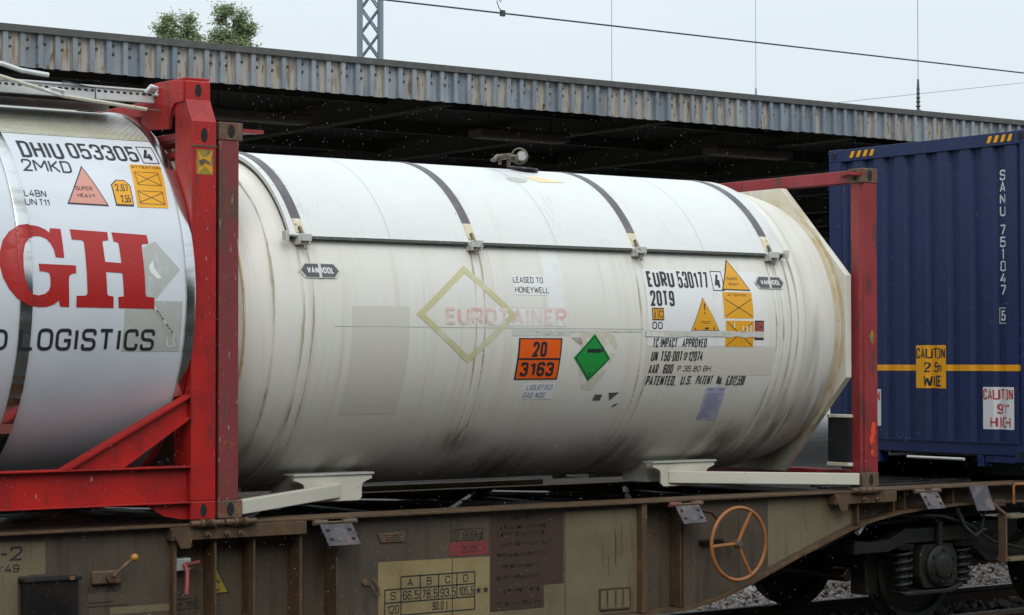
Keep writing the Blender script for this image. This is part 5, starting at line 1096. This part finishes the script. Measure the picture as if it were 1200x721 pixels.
# bracket arc behind the handwheel
MB().tube([(4.08 + .0, .07, .97), (4.13, .07, 1.03), (4.22, .07, 1.06), (4.32, .07, 1.04), (4.40, .07, .97)], .006, 6).build('chain_arc', 'casting', gN)
MB().box(4.19, 4.40, .03, .079, .80, .835).build('indicator', 'black_steel', gN, bevel=.003)
MB().tube([(6.3, .12, .93), (6.9, .10, .90), (7.2, .08, .82), (7.5, .08, .66), (7.9, .08, .58), (8.6, .08, .58)], .016, 8).build('air_pipe', 'bogie', Wg)
MB().tube([(5.2, .25, .60), (5.6, .2, .70), (6.1, .2, .86), (7.0, .2, .9), (9.0, .2, .9)], .02, 8).build('air_pipe', 'bogie', Wg)
MB().tube([(7.02, .05, .97), (7.10, .03, .80), (7.22, .03, .72), (7.34, .04, .78), (7.38, .06, .95)], .02, 8).build('air_hose', 'black_steel', Wg)
# weld runs and bolt rows on the girder side
for x in (1.9, 2.9, 4.6): MB().tube([(x, .079, bot(x) + .03), (x, .079, 1.13)], .004, 6).build('weld_run', 'wagon', gN)
# steps and hand rails at the right
st = MB().tube([(7.33, -.02, 1.03), (7.52, -.04, .90)], .016, 8).box(7.51, 7.53, -.06, .02, .49, .91).build('step_frame', 'casting', Wg)
for z in (.862, .50): B('step', 'wagon_pale', st, 7.53, 8.15, -.10, .06, z, z + .025, .003)
B('step_stringer', 'casting', st, 8.15, 8.17, -.06, .02, .49, 1.0, .003)
MB().tube([(7.66, -.02, .98), (7.66, -.02, 1.13), (7.68, -.02, 1.145), (8.1, -.02, 1.145), (8.1, -.02, .98)], .011, 8).build('hand_rail', 'orange_wheel', Wg)
B('bracket_plate', 'wagon_brown', Wg, 7.42, 7.56, -.02, .03, .965, 1.02, .003)
# ------------------------------------------------------------------ bogie
bgx = 7.81
bg_ = MB()
for (yo, s) in ((.18, 1), (2.258, -1)):
    f = lambda y: yo + y * s
    out = [(5.95, .70), (6.35, .72), (6.55, .80), (7.35, .80), (7.75, .62), (7.9, .60), (8.3, .80), (9.1, .80), (9.3, .72), (9.65, .70), (9.65, .62), (9.25, .62), (9.1, .68), (8.35, .68), (8.1, .48), (7.55, .48), (7.28, .68), (6.55, .68), (6.35, .62), (5.95, .62)]
    bg_.prism(out, 1, *sorted((f(0), f(.13))))
bgo = bg_.build('bogie', 'bogie', Wg, bevel=.008)
MB().box(7.5, 8.1, .32, 2.12, .55, .82).build('bolster', 'bogie', bgo, bevel=.01); MB().box(5.98, 6.1, .2, 2.24, .62, .72).build('end_beam', 'bogie', bgo, bevel=.01)
for ax in (6.91, 8.71):
    for (yo, s) in ((.18, 1), (2.258, -1)):
        f = lambda y: yo + y * s
        h = MB().prism([(ax - .17, .68), (ax + .17, .68), (ax + .20, .58), (ax + .21, .40), (ax + .15, .33), (ax + .05, .305), (ax - .07, .305), (ax - .18, .30), (ax - .42, .30), (ax - .44, .26), (ax + .1, .255), (ax + .27, .29), (ax + .30, .34), (ax + .26, .60), (ax + .2, .74), (ax - .2, .74), (ax - .30, .66), (ax - .22, .60), (ax - .20, .40), (ax - .17, .5)], 1, *sorted((f(.02), f(.10)))) if False else MB()
        h.prism([(ax - .17, .66), (ax + .17, .66), (ax + .23, .56), (ax + .24, .36), (ax + .17, .30), (ax - .17, .30), (ax - .22, .40), (ax - .22, .58)], 1, *sorted((f(-.03), f(.12))))
        h.prism([(ax - .46, .285), (ax + .12, .285), (ax + .30, .33), (ax + .30, .30), (ax + .16, .25), (ax - .40, .25)], 1, *sorted((f(-.04), f(.12))))
        bx_ = h.build('axle_box', 'bogie', bgo, bevel=.012)
        MB().lathe([(0, .165), (.03, .165), (.045, .15), (.05, .11), (.075, .10), (.085, .08), (.085, 0)], (ax, f(-.03), .485), (0, -s, 0), 28).build('axle_cap', 'bogie', bx_)
        for q in range(6): MB().lathe([(0, .014), (.015, .014), (.016, 0)], (ax + .135 * math.cos(q * 1.047 + .4), f(-.078), .485 + .135 * math.sin(q * 1.047 + .4)), (0, -s, 0), 6).build('bolt', 'bogie', bx_)
        MB().box(ax - .025, ax + .025, *sorted((f(-.06), f(-.02))), .64, .87).box(ax - .06, ax + .06, *sorted((f(-.06), f(-.02))), .85, .875).build('stop_bracket', 'bogie', bgo, bevel=.003)
        for sx in (-.35, .36):
            pts = [(ax + sx + .075 * math.cos(t * .5236), f(.05) + .075 * math.sin(t * .5236), .30 + t * .0052) for t in range(68)]
            MB().tube(pts, .0135, 6).build('spring', 'bogie', bgo)
            MB().lathe([(0, .05), (.30, .05)], (ax + sx, f(.05), .30), (0, 0, 1), 12).build('spring_core', 'black_hole', bgo)
            MB().lathe([(0, 0), (0, .09), (.04, .105), (.05, 0)], (ax + sx, f(.05), .63), (0, 0, 1), 16).build('spring_cap', 'bogie', bgo)
    for (yw, s) in ((.467, 1), (1.972, -1)):
        pw = [(-.065, .46), (.055, .46), (.062, .485), (.085, .488), (.088, .46), (.085, .40), (.03, .39), (.01, .2), (.03, .13), (.05, .11), (.05, 0)]
        pw2 = [(-.065, .46), (-.065, .40), (-.02, .385), (-.03, .2), (-.04, .12), (-.10, .10), (-.10, 0)]
        MB().lathe(pw, (ax, yw, .462), (0, s, 0), 56).lathe(pw2, (ax, yw, .462), (0, s, 0), 56).build('wheel', 'bogie', bgo)
    MB().tube([(ax, .36, .462), (ax, 2.08, .462)], .085, 16).build('axle', 'bogie', bgo)
MB().tube([(6.1, .4, .42), (6.1, 2.05, .42)], .05, 10).box(6.28, 6.42, .38, .56, .25, .62).box(6.28, 6.42, 1.88, 2.06, .25, .62).box(5.9, 6.3, .9, 1.5, .5, .75).build('brake_rigging', 'black_steel', bgo, bevel=.01)
MB().tube([(6.05, .16, .88), (5.93, .12, .80)], .022, 8).build('pipe', 'galv', bgo)
MB().box(5.6, 6.4, .8, 1.7, .72, .98).build('brake_cylinder', 'black_steel', Wg, bevel=.05)

# ================================================================== RAIN
rr2 = random.Random(11); rn = MB()
o6 = [(1, 0, 0), (-1, 0, 0), (0, 1, 0), (0, -1, 0), (0, 0, 1), (0, 0, -1)]; f8 = [(0, 2, 4), (2, 1, 4), (1, 3, 4), (3, 0, 4), (2, 0, 5), (1, 2, 5), (3, 1, 5), (0, 3, 5)]
for i in range(20000):
    c = (rr2.uniform(-7, 8), rr2.uniform(-5.5, -.35), rr2.uniform(0, 5.2))
    s = rr2.uniform(.0006, .00115) * (1 if c[1] > -4 else .6); h = s * rr2.uniform(1.2, 3.0)
    rn.v += [(c[0] + a * s + d * h * .3, c[1] + b * s, c[2] + d * h) for a, b, d in o6]; n = len(rn.v) - 6
    rn.f += [tuple(k + n for k in q) for q in f8]; rn.sm += [False] * 8
tag(rn.build('rain', 'rain'), 'fine rain drops falling in front of the train', 'rain', kind='stuff')

for o in bpy.data.objects:
    if 'o' in o: del o['o']
